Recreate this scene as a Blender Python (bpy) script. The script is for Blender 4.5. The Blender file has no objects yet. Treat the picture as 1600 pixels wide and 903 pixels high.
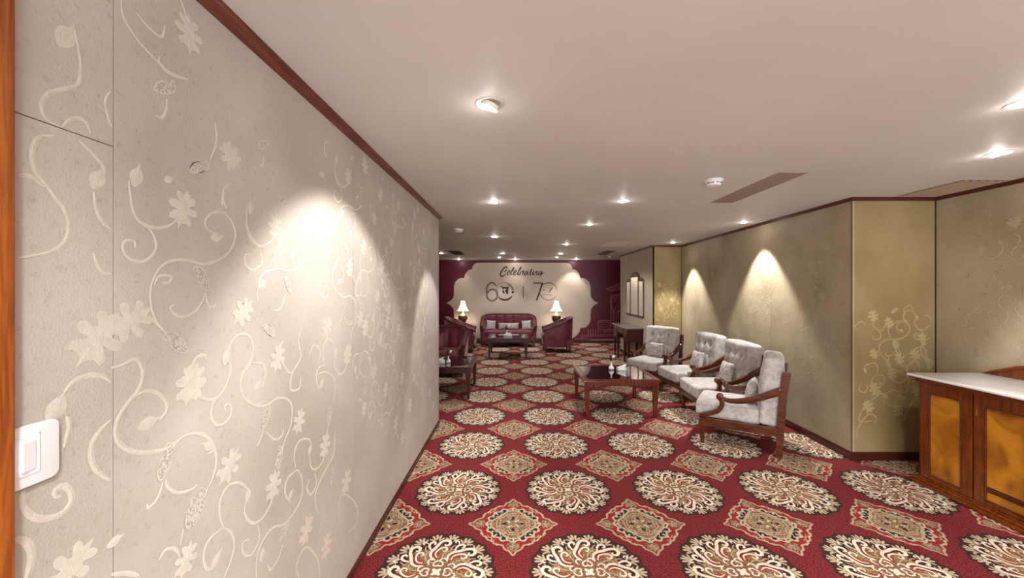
import bpy, bmesh, math, random
from mathutils import Vector, Matrix, noise
random.seed(7)
PI = math.pi
scene = bpy.context.scene
COL = scene.collection

# ------------------------------------------------------------------ camera / world / exposure
F = 585.0                                  # focal length in pixels of the 1600 wide frame
cam_d = bpy.data.cameras.new('camera')
cam_d.sensor_width = 36.0
cam_d.lens = 36.0 * F / 1600.0
cam_d.shift_x = -5.0 / 1600.0
cam_d.clip_start = 0.02
cam = bpy.data.objects.new('camera', cam_d)
cam.location = (0, 0, 1.6)
cam.rotation_euler = (PI / 2, 0, 0)
COL.objects.link(cam)
scene.camera = cam

world = bpy.data.worlds.new('world')
scene.world = world
world.use_nodes = True
world.node_tree.nodes['Background'].inputs[0].default_value = (0.96, 0.985, 1.0, 1)
world.node_tree.nodes['Background'].inputs[1].default_value = 3.4
vs = scene.view_settings
vs.view_transform = 'Standard'
vs.look = 'None'
vs.exposure = 0.72
vs.gamma = 1.0
vs.use_curve_mapping = False

WARM = (1.0, 0.955, 0.90)
# added fill spots behind the camera that brighten the near left wall
for x_, y_ in ((-0.10, -0.25), (1.15, -0.25), (2.4, -0.25)):
    ld = bpy.data.lights.new('rear_fill_spot', 'SPOT'); ld.energy = 85; ld.color = WARM
    ld.spot_size = math.radians(150); ld.spot_blend = 0.8; ld.shadow_soft_size = 0.06
    lo = bpy.data.objects.new('rear_fill_spot', ld); lo.location = (x_, y_, 2.42); COL.objects.link(lo)
CEIL = 2.455

# ------------------------------------------------------------------ materials
def lin(c):
    return tuple(((v / 255) / 12.92 if v / 255 <= 0.04045 else ((v / 255 + 0.055) / 1.055) ** 2.4) for v in c) + (1,)

def mat(name, rgb, rough=0.6, metal=0.0, **kw):
    m = bpy.data.materials.new(name)
    m.use_nodes = True
    b = m.node_tree.nodes['Principled BSDF']
    b.inputs['Base Color'].default_value = lin(rgb)
    b.inputs['Roughness'].default_value = rough
    b.inputs['Metallic'].default_value = metal
    for k, v in kw.items():
        b.inputs[k.replace('_', ' ')].default_value = v
    return m

def nodes(m):
    return m.node_tree.nodes, m.node_tree.links, m.node_tree.nodes['Principled BSDF']

def noisy(name, c1, c2, scale=5, rough=0.6, detail=4, stretch=(1, 1, 1), bump=0.0, bscale=None, metal=0.0,
          lo=0.35, hi=0.65, dist=0.0, coord='Object', **kw):
    m = mat(name, c1, rough, metal, **kw)
    n, l, b = nodes(m)
    tc = n.new('ShaderNodeTexCoord'); mp = n.new('ShaderNodeMapping')
    mp.inputs['Scale'].default_value = stretch
    l.new(tc.outputs[coord], mp.inputs['Vector'])
    t = n.new('ShaderNodeTexNoise'); t.inputs['Scale'].default_value = scale
    t.inputs['Detail'].default_value = detail; t.inputs['Distortion'].default_value = dist
    l.new(mp.outputs[0], t.inputs['Vector'])
    r = n.new('ShaderNodeValToRGB')
    r.color_ramp.elements[0].position = lo; r.color_ramp.elements[1].position = hi
    r.color_ramp.elements[0].color = lin(c1); r.color_ramp.elements[1].color = lin(c2)
    l.new(t.outputs['Fac'], r.inputs['Fac']); l.new(r.outputs['Color'], b.inputs['Base Color'])
    if bump:
        t2 = n.new('ShaderNodeTexNoise'); t2.inputs['Scale'].default_value = bscale or scale * 4
        t2.inputs['Detail'].default_value = 3
        l.new(tc.outputs[coord], t2.inputs['Vector'])
        bp = n.new('ShaderNodeBump'); bp.inputs['Strength'].default_value = bump
        bp.inputs['Distance'].default_value = 0.004
        l.new(t2.outputs['Fac'], bp.inputs['Height']); l.new(bp.outputs[0], b.inputs['Normal'])
    return m

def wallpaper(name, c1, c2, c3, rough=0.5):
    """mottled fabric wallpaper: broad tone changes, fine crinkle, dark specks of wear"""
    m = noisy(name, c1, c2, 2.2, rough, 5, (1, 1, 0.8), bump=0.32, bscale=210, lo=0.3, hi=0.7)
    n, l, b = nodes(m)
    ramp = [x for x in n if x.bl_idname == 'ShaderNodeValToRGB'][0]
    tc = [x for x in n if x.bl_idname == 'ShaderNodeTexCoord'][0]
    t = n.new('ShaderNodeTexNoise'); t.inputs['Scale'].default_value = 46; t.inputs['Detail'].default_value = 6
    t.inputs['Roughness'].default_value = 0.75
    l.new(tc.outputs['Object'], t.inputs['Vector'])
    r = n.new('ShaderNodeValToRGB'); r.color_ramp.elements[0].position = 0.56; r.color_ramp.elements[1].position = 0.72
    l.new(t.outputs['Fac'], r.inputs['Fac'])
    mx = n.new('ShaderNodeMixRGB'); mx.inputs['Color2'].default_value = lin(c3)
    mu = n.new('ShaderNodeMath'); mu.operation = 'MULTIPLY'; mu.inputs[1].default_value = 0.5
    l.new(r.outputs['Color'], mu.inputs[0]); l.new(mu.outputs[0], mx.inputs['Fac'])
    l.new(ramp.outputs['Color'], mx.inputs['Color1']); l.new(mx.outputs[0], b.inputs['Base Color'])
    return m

def emis(name, rgb, strength):
    m = bpy.data.materials.new(name); m.use_nodes = True
    b = m.node_tree.nodes['Principled BSDF']
    b.inputs['Base Color'].default_value = (0.8, 0.8, 0.8, 1)
    b.inputs['Emission Color'].default_value = lin(rgb)
    b.inputs['Emission Strength'].default_value = strength
    return m

M = {}
M['ceiling'] = noisy('ceiling_plaster', (211, 209, 206), (218, 216, 213), 1.2, 0.55)
M['paper_left'] = wallpaper('beige_damask_fabric', (174, 166, 156), (198, 191, 183), (132, 118, 102), 0.45)
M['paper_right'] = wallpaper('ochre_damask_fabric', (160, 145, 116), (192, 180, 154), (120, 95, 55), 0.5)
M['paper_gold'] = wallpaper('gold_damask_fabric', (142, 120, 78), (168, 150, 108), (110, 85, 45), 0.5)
M['paper_plain'] = noisy('pale_plain_wallpaper', (190, 176, 156), (200, 188, 168), 3, 0.6)
M['vine'] = noisy('cream_satin_vine', (204, 197, 184), (213, 206, 194), 60, 0.3, bump=0.3, bscale=300)
M['vine_gold'] = noisy('pale_gold_vine', (180, 160, 114), (194, 175, 130), 60, 0.28, bump=0.3, bscale=300)
M['vine_right'] = noisy('pale_satin_vine', (184, 172, 146), (198, 187, 162), 60, 0.26, bump=0.3, bscale=300)
M['paisley'] = noisy('silver_stitched_paisley', (164, 156, 148), (206, 198, 190), 190, 0.4, 2, lo=0.42, hi=0.56)
M['paisley_gold'] = noisy('gold_stitched_paisley', (160, 146, 116), (186, 172, 142), 190, 0.4, 2, lo=0.42, hi=0.56)
M['seam'] = mat('dark_joint', (70, 58, 46), 0.9)
M['crown'] = noisy('mahogany_moulding', (84, 38, 28), (120, 62, 46), 6, 0.35, 4, (10, 1, 10))
M['crown_dark'] = noisy('dark_mahogany_moulding', (74, 24, 14), (96, 36, 22), 6, 0.4, 4, (1, 1, 1))
M['base_dark'] = noisy('dark_skirting_wood', (62, 26, 18), (84, 38, 28), 6, 0.35, 4)
M['wood_red'] = noisy('red_brown_polished_wood', (72, 32, 15), (100, 50, 24), 7, 0.25, 6, (1, 1, 8), dist=0.6, Coat_Weight=0.3)
M['wood_table'] = noisy('cherry_table_wood', (84, 30, 18), (112, 44, 26), 7, 0.22, 6, (6, 1, 1), dist=0.4, Coat_Weight=0.4)
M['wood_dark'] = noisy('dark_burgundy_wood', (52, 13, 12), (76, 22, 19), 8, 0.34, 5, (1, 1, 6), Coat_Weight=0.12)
M['wood_door'] = noisy('varnished_teak', (122, 58, 18), (170, 94, 36), 6, 0.35, 7, (14, 14, 0.9), dist=0.8)
M['wood_side'] = noisy('sideboard_mahogany', (96, 42, 8), (132, 64, 16), 6, 0.28, 6, (8, 8, 1), dist=0.5, Coat_Weight=0.25)
M['burl'] = noisy('honey_burl_veneer', (138, 74, 8), (202, 136, 34), 3.2, 0.3, 10, (1, 1, 0.8), lo=0.34, hi=0.62, dist=1.6, Coat_Weight=0.25)
M['marble'] = noisy('white_marble', (226, 224, 224), (240, 239, 240), 3, 0.2, 6, dist=1.5)
M['white_plastic'] = mat('white_plastic', (236, 236, 240), 0.3)
M['white_metal'] = mat('white_painted_metal', (222, 214, 206), 0.5)
M['vent_grey'] = mat('grey_vent_metal', (158, 144, 132), 0.6)
M['vent_pale'] = mat('pale_vent_metal', (178, 160, 142), 0.6)
M['vent_dark'] = mat('dark_vent_metal', (96, 72, 60), 0.6)
M['black'] = mat('black_gap', (12, 10, 9), 0.7)
M['black_glass'] = mat('dark_table_glass', (24, 22, 24), 0.04, Specular_IOR_Level=1.0, Coat_Weight=1.0, Coat_Roughness=0.03)
M['stone_grey'] = noisy('grey_granite', (140, 132, 130), (164, 156, 154), 60, 0.15, 4)
M['velvet'] = noisy('silver_grey_velvet', (172, 166, 164), (206, 201, 199), 17, 0.75, 9, lo=0.36, hi=0.62, dist=0.7, bump=0.12, bscale=60, Sheen_Weight=0.5, Sheen_Roughness=0.4)
M['velvet_pillow'] = noisy('grey_pillow_velvet', (156, 148, 144), (208, 200, 195), 16, 0.7, 6, lo=0.38, hi=0.6, dist=1.6, Sheen_Weight=0.4)
M['button'] = mat('grey_button', (100, 92, 90), 0.7)
M['burgundy'] = noisy('burgundy_velvet', (94, 20, 35), (124, 36, 52), 7, 0.5, 5, bump=0.08, bscale=50, Sheen_Weight=0.25)
M['burgundy_button'] = mat('burgundy_button', (70, 14, 24), 0.6)
M['pillow_white'] = noisy('white_printed_pillow', (205, 205, 200), (160, 172, 178), 22, 0.8, 3, lo=0.5, hi=0.6)
M['pillow_pink'] = noisy('silver_pink_bolster', (190, 172, 176), (210, 196, 198), 10, 0.5, 3)
M['ceramic'] = mat('white_ceramic', (240, 238, 238), 0.15)
M['tissue'] = mat('white_tissue', (246, 244, 244), 0.85)
M['leaf'] = mat('dark_green_leaf', (36, 48, 26), 0.5)
M['petal'] = mat('white_petal', (250, 242, 235), 0.6)
M['petal_red'] = mat('dark_red_petal', (96, 16, 26), 0.6)
M['brass'] = noisy('aged_brass', (104, 78, 50), (132, 102, 66), 12, 0.3, 4, metal=0.35)
M['chrome'] = mat('satin_steel', (200, 198, 194), 0.25, 1.0)
M['mirror'] = mat('mirror_glass', (235, 235, 235), 0.03, 1.0)
M['mirror_frame'] = noisy('dark_walnut_frame', (64, 44, 34), (88, 62, 48), 9, 0.35)
M['lamp_emit'] = emis('lit_lamp_lens', (255, 240, 224), 30)
M['lamp_emit_soft'] = emis('lit_ceiling_panel', (255, 244, 232), 1.2)
M['shade'] = emis('lit_fabric_shade', (255, 236, 214), 0.55)
M['mural_wine'] = noisy('wine_printed_mural', (96, 20, 44), (112, 30, 52), 0.8, 0.4)
M['mural_cream'] = noisy('cream_printed_mural', (212, 196, 178), (218, 203, 186), 0.8, 0.45)
M['ink'] = mat('dark_brown_print', (62, 24, 22), 0.6)
M['ink_grey'] = mat('taupe_print', (132, 108, 98), 0.5)
M['ink_wine'] = mat('wine_print', (92, 22, 30), 0.5)
M['ink_cream'] = mat('cream_print', (220, 206, 190), 0.5)
M['ink_pink'] = mat('dusty_pink_print', (184, 124, 138), 0.6)
M['ink_plum'] = mat('plum_print', (130, 64, 84), 0.6)

# carpet yarns
def yarn(name, c1, c2, scale=160):
    return noisy(name, c1, c2, scale, 0.95, 3, lo=0.4, hi=0.6, bump=0.4, bscale=400)
M['c_red'] = yarn('carpet_red_field', (62, 5, 12), (146, 32, 38), 120)
M['c_brown'] = yarn('carpet_dark_brown', (40, 18, 14), (66, 32, 22))
M['c_swirl'] = yarn('carpet_tan_ground', (112, 74, 48), (146, 106, 74))
M['c_rust'] = yarn('carpet_rust', (136, 44, 26), (160, 66, 38))
M['c_cream'] = yarn('carpet_cream', (222, 206, 186), (240, 228, 210))
M['c_tan'] = yarn('carpet_tan', (164, 146, 114), (188, 168, 136))
M['c_grey'] = yarn('carpet_grey_beige', (176, 158, 134), (206, 188, 160))
M['c_bright'] = yarn('carpet_bright_red', (132, 22, 26), (152, 34, 34))
M['c_black'] = yarn('carpet_black', (18, 14, 12), (34, 26, 20))
M['c_olive'] = yarn('carpet_olive', (118, 104, 62), (140, 124, 80))

def lace(name, c1, c2, c3, scale):
    """fine woven filigree: three yarns in tiny cells"""
    m = mat(name, c1, 0.95); n, l, b = nodes(m)
    tc = n.new('ShaderNodeTexCoord')
    t = n.new('ShaderNodeTexNoise'); t.inputs['Scale'].default_value = scale; t.inputs['Detail'].default_value = 1.5; t.inputs['Distortion'].default_value = 2.5
    l.new(tc.outputs['Object'], t.inputs['Vector'])
    r_ = n.new('ShaderNodeValToRGB'); cr_ = r_.color_ramp; cr_.interpolation = 'CONSTANT'
    cr_.elements[0].position = 0; cr_.elements[0].color = lin(c1)
    cr_.elements[1].position = 0.44; cr_.elements[1].color = lin(c2)
    e = cr_.elements.new(0.53); e.color = lin(c3); e = cr_.elements.new(0.62); e.color = lin(c1)
    l.new(t.outputs['Fac'], r_.inputs['Fac']); l.new(r_.outputs['Color'], b.inputs['Base Color'])
    return m
M['c_lace'] = lace('carpet_beige_filigree', (120, 40, 34), (186, 164, 132), (60, 36, 26), 44)
M['c_lace2'] = lace('carpet_tan_filigree', (92, 52, 34), (176, 140, 104), (120, 84, 54), 36)

# ------------------------------------------------------------------ mesh helpers
def catmull(pts, n=6, closed=False):
    P = [Vector(p) for p in pts]
    if len(P) < 3 and not closed: return P
    out = []
    N = len(P)
    rng = range(N) if closed else range(N - 1)
    for i in rng:
        if closed: p0, p1, p2, p3 = P[(i - 1) % N], P[i], P[(i + 1) % N], P[(i + 2) % N]
        else: p0, p1, p2, p3 = P[max(i - 1, 0)], P[i], P[i + 1], P[min(i + 2, N - 1)]
        for k in range(n):
            t = k / n
            out.append(0.5 * ((2 * p1) + (p2 - p0) * t + (2 * p0 - 5 * p1 + 4 * p2 - p3) * t * t + (3 * p1 - p0 - 3 * p2 + p3) * t ** 3))
    if not closed: out.append(P[-1])
    return out

class MB:
    def __init__(s): s.v = []; s.f = []; s.m = []; s.mats = []
    def mi(s, m):
        if m not in s.mats: s.mats.append(m)
        return s.mats.index(m)
    def add(s, vs_, fs, m):
        o = len(s.v); k = s.mi(m)
        s.v += [tuple(v) for v in vs_]
        s.f += [tuple(i + o for i in f) for f in fs]; s.m += [k] * len(fs)
    def box(s, lo, hi, m, T=None):
        x0, y0, z0 = lo; x1, y1, z1 = hi
        v = [Vector(p) for p in ((x0, y0, z0), (x1, y0, z0), (x1, y1, z0), (x0, y1, z0), (x0, y0, z1), (x1, y0, z1), (x1, y1, z1), (x0, y1, z1))]
        if T is not None: v = [T @ p for p in v]
        s.add(v, [(3, 2, 1, 0), (4, 5, 6, 7), (0, 1, 5, 4), (1, 2, 6, 5), (2, 3, 7, 6), (3, 0, 4, 7)], m)
    def frustum(s, c0, s0, c1, s1, m):
        """square-section tapered bar from centre c0 (half sizes s0) to c1"""
        v = []
        for c, h in ((c0, s0), (c1, s1)):
            for a, b in ((-1, -1), (1, -1), (1, 1), (-1, 1)): v.append((c[0] + a * h[0], c[1] + b * h[1], c[2]))
        s.add(v, [(3, 2, 1, 0), (4, 5, 6, 7), (0, 1, 5, 4), (1, 2, 6, 5), (2, 3, 7, 6), (3, 0, 4, 7)], m)
    def lathe(s, prof, c, m, n=24, T=None):
        v = []; f = []
        for r, z in prof:
            for k in range(n):
                a = 2 * PI * k / n
                p = Vector((r * math.cos(a), r * math.sin(a), z))
                if T is not None: p = T @ p
                v.append(p + Vector(c))
        for i in range(len(prof) - 1):
            for k in range(n):
                a, b = i * n + k, i * n + (k + 1) % n
                f.append((a, b, b + n, a + n))
        f.append(tuple(range(n - 1, -1, -1))); f.append(tuple(range((len(prof) - 1) * n, len(prof) * n)))
        s.add(v, f, m)
    def tube(s, pts, r, m, n=8, caps=True):
        P = [Vector(p) for p in pts]; R = r if isinstance(r, (list, tuple)) else [r] * len(P)
        v = []; f = []; up = None
        for i, p in enumerate(P):
            t = (P[min(i + 1, len(P) - 1)] - P[max(i - 1, 0)]).normalized()
            if up is None:
                up = Vector((0, 0, 1)) if abs(t.z) < 0.9 else Vector((1, 0, 0))
            a = t.cross(up).normalized(); up = a.cross(t).normalized()
            for k in range(n):
                q = 2 * PI * k / n
                v.append(p + (a * math.cos(q) + up * math.sin(q)) * R[i])
        for i in range(len(P) - 1):
            for k in range(n):
                a, b = i * n + k, i * n + (k + 1) % n
                f.append((a, a + n, b + n, b))
        if caps:
            f.append(tuple(range(n))); f.append(tuple(range(len(P) * n - 1, (len(P) - 1) * n - 1, -1)))
        s.add(v, f, m)
    def prism(s, poly, plane, d0, d1, m):
        """extrude a 2-D outline; plane(u, v, d) -> 3-D point"""
        n = len(poly)
        v = [plane(u, w, d0) for u, w in poly] + [plane(u, w, d1) for u, w in poly]
        f = [tuple(range(n)), tuple(range(2 * n - 1, n - 1, -1))]
        for i in range(n):
            j = (i + 1) % n
            f.append((i, i + n, j + n, j))
        s.add(v, f, m)
    def band(s, mid, half, plane, d0, d1, m):
        """a bar of varying width along a 2-D centre line, thickness d0..d1"""
        P = [Vector((p[0], p[1], 0)) for p in mid]; n = len(P); L = []; R = []
        for i in range(n):
            t = (P[min(i + 1, n - 1)] - P[max(i - 1, 0)])
            t = t.normalized() if t.length > 0 else Vector((1, 0, 0))
            w = half[i] if isinstance(half, (list, tuple)) else half
            nn = Vector((-t.y, t.x, 0)) * w
            L.append(P[i] + nn); R.append(P[i] - nn)
        v = []
        for i in range(n):
            for q, d in ((L[i], d0), (R[i], d0), (R[i], d1), (L[i], d1)): v.append(plane(q.x, q.y, d))
        f = [(0, 1, 2, 3), tuple(4 * n - k for k in (1, 2, 3, 4))]
        for i in range(n - 1):
            a = 4 * i
            for k in range(4):
                f.append((a + k, a + 4 + k, a + 4 + (k + 1) % 4, a + (k + 1) % 4))
        s.add(v, f, m)
    def ribbon(s, pts, w, plane, h, m, n=5, ridge=0.0, taper=True, closed=False):
        """flat (or slightly ridged) printed or woven stroke lying on a surface"""
        P = catmull([(p[0], p[1], 0) for p in pts], n, closed)
        N = len(P); v = []; f = []
        for i in range(N):
            if closed: t = P[(i + 1) % N] - P[i - 1]
            else: t = P[min(i + 1, N - 1)] - P[max(i - 1, 0)]
            t = t.normalized() if t.length > 1e-9 else Vector((1, 0, 0))
            k = 1.0
            if taper and not closed:
                u = i / (N - 1); k = 0.45 + 0.55 * min(1, 4 * u, 4 * (1 - u))
            nn = Vector((-t.y, t.x, 0)) * (w * k * 0.5)
            a, b = P[i] + nn, P[i] - nn
            v += [plane(a.x, a.y, h), plane(P[i].x, P[i].y, h + ridge), plane(b.x, b.y, h)]
        for i in range(N if closed else N - 1):
            j = (i + 1) % N
            f += [(3 * i, 3 * j, 3 * j + 1, 3 * i + 1), (3 * i + 1, 3 * j + 1, 3 * j + 2, 3 * i + 2)]
        s.add(v, f, m)
    def flat(s, poly, plane, h, m, centre=None, ridge=0.0):
        n = len(poly)
        cx = sum(p[0] for p in poly) / n; cy = sum(p[1] for p in poly) / n
        if centre: cx, cy = centre
        v = [plane(p[0], p[1], h) for p in poly] + [plane(cx, cy, h + ridge)]
        s.add(v, [(i, (i + 1) % n, n) for i in range(n)], m)
    def build(s, name, parent=None, smooth=0, bevel=0.0, seg=2, loc=None, recalc=True):
        me = bpy.data.meshes.new(name)
        me.from_pydata(s.v, [], s.f)
        for m in s.mats: me.materials.append(m)
        for p, k in zip(me.polygons, s.m): p.material_index = k
        if recalc or bevel or smooth:
            bm = bmesh.new(); bm.from_mesh(me)
            if recalc: bmesh.ops.recalc_face_normals(bm, faces=bm.faces)
            if bevel:
                es = [e for e in bm.edges if len(e.link_faces) == 2 and e.calc_face_angle(0) > 0.6]
                bmesh.ops.bevel(bm, geom=es, offset=bevel, segments=seg, profile=0.5, affect='EDGES', clamp_overlap=True)
            if smooth:
                for fa in bm.faces: fa.smooth = True
                for e in bm.edges:
                    if len(e.link_faces) == 2: e.smooth = e.calc_face_angle(0) < math.radians(smooth)
            bm.to_mesh(me); bm.free()
        me.update()
        o = bpy.data.objects.new(name, me); COL.objects.link(o)
        if parent: o.parent = parent
        if loc: o.location = loc
        return o

XY = lambda u, v, d: (u, v, d)

def soft_box(half, r, n=10, puff=0.0, dimples=(), pleats=None, seed=0, wob=0.0):
    """upholstery block centred on the origin; front face is -Y"""
    hx, hy, hz = half; V = []; Fc = []
    def grid(fn, a, b):
        o = len(V)
        for i in range(a + 1):
            for j in range(b + 1): V.append(fn(-1 + 2 * i / a, -1 + 2 * j / b))
        for i in range(a):
            for j in range(b):
                k = o + i * (b + 1) + j
                Fc.append((k, k + b + 1, k + b + 2, k + 1))
    ny = max(4, n // 2)
    for sgn in (-1, 1):
        grid(lambda u, v, s_=sgn: (u, s_, v), n, n)
        grid(lambda u, v, s_=sgn: (s_, u, v), ny, n)
        grid(lambda u, v, s_=sgn: (u, v, s_), n, ny)
    out = []
    for x, y, z in V:
        p = Vector((x * hx, y * hy, z * hz))
        q = Vector((max(-hx + r, min(hx - r, p.x)), max(-hy + r, min(hy - r, p.y)), max(-hz + r, min(hz - r, p.z))))
        d = p - q
        p2 = q + d.normalized() * r if d.length > 1e-9 else p
        bu = (1 - x * x) * (1 - z * z)
        p2.y += (puff * bu) * (1 if y > 0 else -1) * abs(y)
        p2.z += (puff * 0.7 * (1 - x * x) * (1 - y * y)) * (1 if z > 0 else -0.3) * abs(z)
        if y < -0.5:
            for (dx, dz, dr, dd) in dimples:
                g = math.exp(-((p2.x - dx) ** 2 + (p2.z - dz) ** 2) / (dr * dr))
                p2.y += dd * g
            if pleats:
                for (dx, z0, z1, dr, dd) in pleats:
                    if z0 <= p2.z <= z1: p2.y += dd * math.exp(-((p2.x - dx) / dr) ** 2)
        if wob:
            nv = noise.noise_vector(Vector((p2.x * 7 + seed, p2.y * 7, p2.z * 7)))
            p2 += nv * wob
        out.append(p2)
    return out, Fc

def weld(o, dist=1e-4):
    bm = bmesh.new(); bm.from_mesh(o.data)
    bmesh.ops.remove_doubles(bm, verts=bm.verts, dist=dist)
    bmesh.ops.recalc_face_normals(bm, faces=bm.faces)
    for f in bm.faces: f.smooth = True
    bm.to_mesh(o.data); bm.free()

def soft(name, parent, half, r, centre, m, tilt=0.0, **kw):
    v, f = soft_box(half, r, **kw)
    R = Matrix.Rotation(tilt, 3, 'X')
    b = MB(); b.add([R @ p + Vector(centre) for p in v], f, m)
    o = b.build(name, parent, recalc=False); weld(o)
    return o

def pillow_mesh(name, w, h, t, m, parent=None, n=14, seed=0):
    b = MB(); V = []; Fc = []
    for s_ in (-1, 1):
        o = len(V)
        for i in range(n + 1):
            for j in range(n + 1):
                u = -1 + 2 * i / n; v = -1 + 2 * j / n
                th = ((1 - abs(u) ** 2.6) * (1 - abs(v) ** 2.6)) ** 0.55
                pin = 1 - 0.07 * (1 - abs(v) ** 2) * abs(u); pin2 = 1 - 0.07 * (1 - abs(u) ** 2) * abs(v)
                wr = 0.004 * noise.noise(Vector((u * 3 + seed, v * 3, s_)))
                V.append((u * w / 2 * pin, s_ * (t / 2 * th) + wr * th, v * h / 2 * pin2))
        for i in range(n):
            for j in range(n):
                k = o + i * (n + 1) + j
                Fc.append((k, k + n + 1, k + n + 2, k + 1))
    b.add(V, Fc, m)
    o = b.build(name, parent, recalc=False); weld(o)
    return o

def tag(o, label=None, cat=None, group=None, kind=None):
    if label: o['label'] = label
    if cat: o['category'] = cat
    if group: o['group'] = group
    if kind: o['kind'] = kind
    return o

def thing(name, label, cat, loc=(0, 0, 0), rotz=0.0, group=None):
    o = bpy.data.objects.new(name, None); COL.objects.link(o)
    o.location = loc; o.rotation_euler = (0, 0, rotz); o.empty_display_size = 0.1
    return tag(o, label, cat, group)

def dup(root, loc, rotz, label, scale=None):
    r = root.copy(); COL.objects.link(r); r.location = loc; r.rotation_euler = (0, 0, rotz); r['label'] = label
    for ch in list(root.children):
        c = ch.copy(); COL.objects.link(c); c.parent = r
        for g in list(ch.children):
            d = g.copy(); COL.objects.link(d); d.parent = c
    return r

# ------------------------------------------------------------------ the room shell
XL = -0.91                                  # face of the near left wall
# --- carpet: one mesh; a woven medallion / diamond repeat
TILE = 0.868
def carpet():
    b = MB()
    b.add([(-5.6, -2.6, 0), (4.3, -2.6, 0), (4.3, 11.3, 0), (-5.6, 11.3, 0)], [(0, 1, 2, 3)], M['c_red'])
    b.add([(-5.6, -2.6, -0.1), (4.3, -2.6, -0.1), (4.3, 11.3, -0.1), (-5.6, 11.3, -0.1)], [(0, 3, 2, 1)], M['c_red'])
    # ---- one tile, centred on the medallion
    t = MB(); e = 0.0003
    def P(r, a): return (r * math.cos(a), r * math.sin(a))
    N = 18
    t.flat([P(0.336 + 0.009 * math.cos(N * 2 * PI * k / 144), 2 * PI * k / 144) for k in range(144)], XY, e, M['c_brown'], (0, 0))
    t.flat([P(0.215 + 0.014 * math.cos(8 * 2 * PI * k / 96), 2 * PI * k / 96) for k in range(96)], XY, 2 * e, M['c_lace2'], (0, 0))
    def loc2(a):
        ca, sa = math.cos(a), math.sin(a)
        return lambda u, v, d: (u * ca - v * sa, u * sa + v * ca, d)
    for k in range(N):                       # rim palmettes
        L = loc2(2 * PI * k / N)
        for q, (du, dv, c) in enumerate(((0.068, 0, 1), (0.058, 0.024, 1), (0.058, -0.024, 1), (0.030, 0.040, .8), (0.030, -0.040, .8))):
            t.ribbon([(0.258, 0), (0.258 + du * .45, dv * .45 + (0.002 if dv > 0 else -0.002)), (0.258 + du * .85, dv * .95), (0.258 + du, dv * 1.18)],
                     0.0150 * c, L, 3 * e, M['c_grey'], 3)
        t.ribbon([(0.262, 0.043), (0.250, 0.030), (0.262, 0.022)], 0.006, L, 3 * e, M['c_tan'], 3)
    for k in range(8):                       # swirling acanthus scrolls
        L = loc2(2 * PI * k / 8 + 0.15)
        t.ribbon([(0.062, 0.040), (0.086, 0.052), (0.104, 0.040), (0.098, 0.024)], 0.009, L, 6 * e, M['c_cream'], 4)
        t.ribbon([(0.098, 0.058), (0.128, 0.072), (0.160, 0.066), (0.172, 0.048)], 0.009, L, 4 * e, M['c_tan'], 3)
        t.ribbon([(0.245, 0.058), (0.262, 0.078), (0.250, 0.092), (0.238, 0.080)], 0.010, L, 4 * e, M['c_cream'], 3)
        t.flat([(0.10, 0.0), (0.15, 0.035), (0.21, 0.03), (0.235, 0.0), (0.20, -0.02), (0.15, -0.01)], L, 2.5 * e, M['c_rust'])
        t.ribbon([(0.095, 0.012), (0.130, 0.038), (0.170, 0.036), (0.205, 0.010), (0.240, -0.012), (0.262, -0.042), (0.250, -0.072), (0.222, -0.074), (0.212, -0.052), (0.228, -0.044)], 0.0200, L, 4 * e, M['c_cream'], 4)
        t.ribbon([(0.180, 0.034), (0.212, 0.050), (0.240, 0.050), (0.256, 0.030), (0.243, 0.014), (0.228, 0.022)], 0.0155, L, 4 * e, M['c_cream'], 4)
        t.ribbon([(0.115, 0.0), (0.150, 0.012), (0.182, -0.006), (0.200, -0.036), (0.186, -0.058), (0.164, -0.048), (0.170, -0.030)], 0.012, L, 4 * e, M['c_cream'], 4)
        t.ribbon([(0.120, 0.026), (0.150, 0.026), (0.185, 0.004), (0.222, -0.024), (0.236, -0.046)], 0.005, L, 5 * e, M['c_brown'], 3)
        t.ribbon([(0.105, -0.020), (0.130, -0.034), (0.150, -0.026), (0.140, -0.010)], 0.008, L, 3.5 * e, M['c_olive'], 3)
        t.ribbon([(0.175, 0.062), (0.200, 0.074), (0.228, 0.070)], 0.008, L, 3.5 * e, M['c_tan'], 3)
    t.flat([P(0.088 + 0.016 * math.cos(4 * 2 * PI * k / 48), 2 * PI * k / 48) for k in range(48)], XY, 5.5 * e, M['c_swirl'], (0, 0))
    t.flat([P(0.026 + 0.008 * math.cos(4 * 2 * PI * k / 32 + PI), 2 * PI * k / 32) for k in range(32)], XY, 6 * e, M['c_cream'], (0, 0))
    for k in range(4):                       # four hearts round the centre
        L = loc2(PI / 2 * k)
        t.ribbon([(0.090, 0), (0.070, 0.026), (0.046, 0.022), (0.048, 0.004), (0.056, 0), (0.048, -0.004), (0.046, -0.022), (0.070, -0.026)], 0.0095, L, 6 * e, M['c_cream'], 3, closed=True)
    # ---- diamond at the corner of the tile
    h = TILE / 2
    q = [(0.300, 0), (0.268, 0.022), (0.246, 0.052), (0.214, 0.066), (0.206, 0.092), (0.196, 0.120), (0.176, 0.132), (0.166, 0.156)]
    quad = q + [(y, x) for x, y in reversed(q[1:-1])] + []
    full = []
    for k in range(4):
        ca, sa = round(math.cos(PI / 2 * k)), round(math.sin(PI / 2 * k))
        full += [(x * ca - y * sa, x * sa + y * ca) for x, y in quad]
    D = lambda u, v, d: (u + h, v + h, d)
    t.flat(full, D, e, M['c_bright'], (0, 0))
    t.ribbon(full, 0.0125, D, 3 * e, M['c_tan'], 4, closed=True)
    t.flat([P(0.183 + 0.010 * math.cos(16 * 2 * PI * k / 96), 2 * PI * k / 96) for k in range(96)], D, 2 * e, M['c_grey'], (0, 0))
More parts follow.
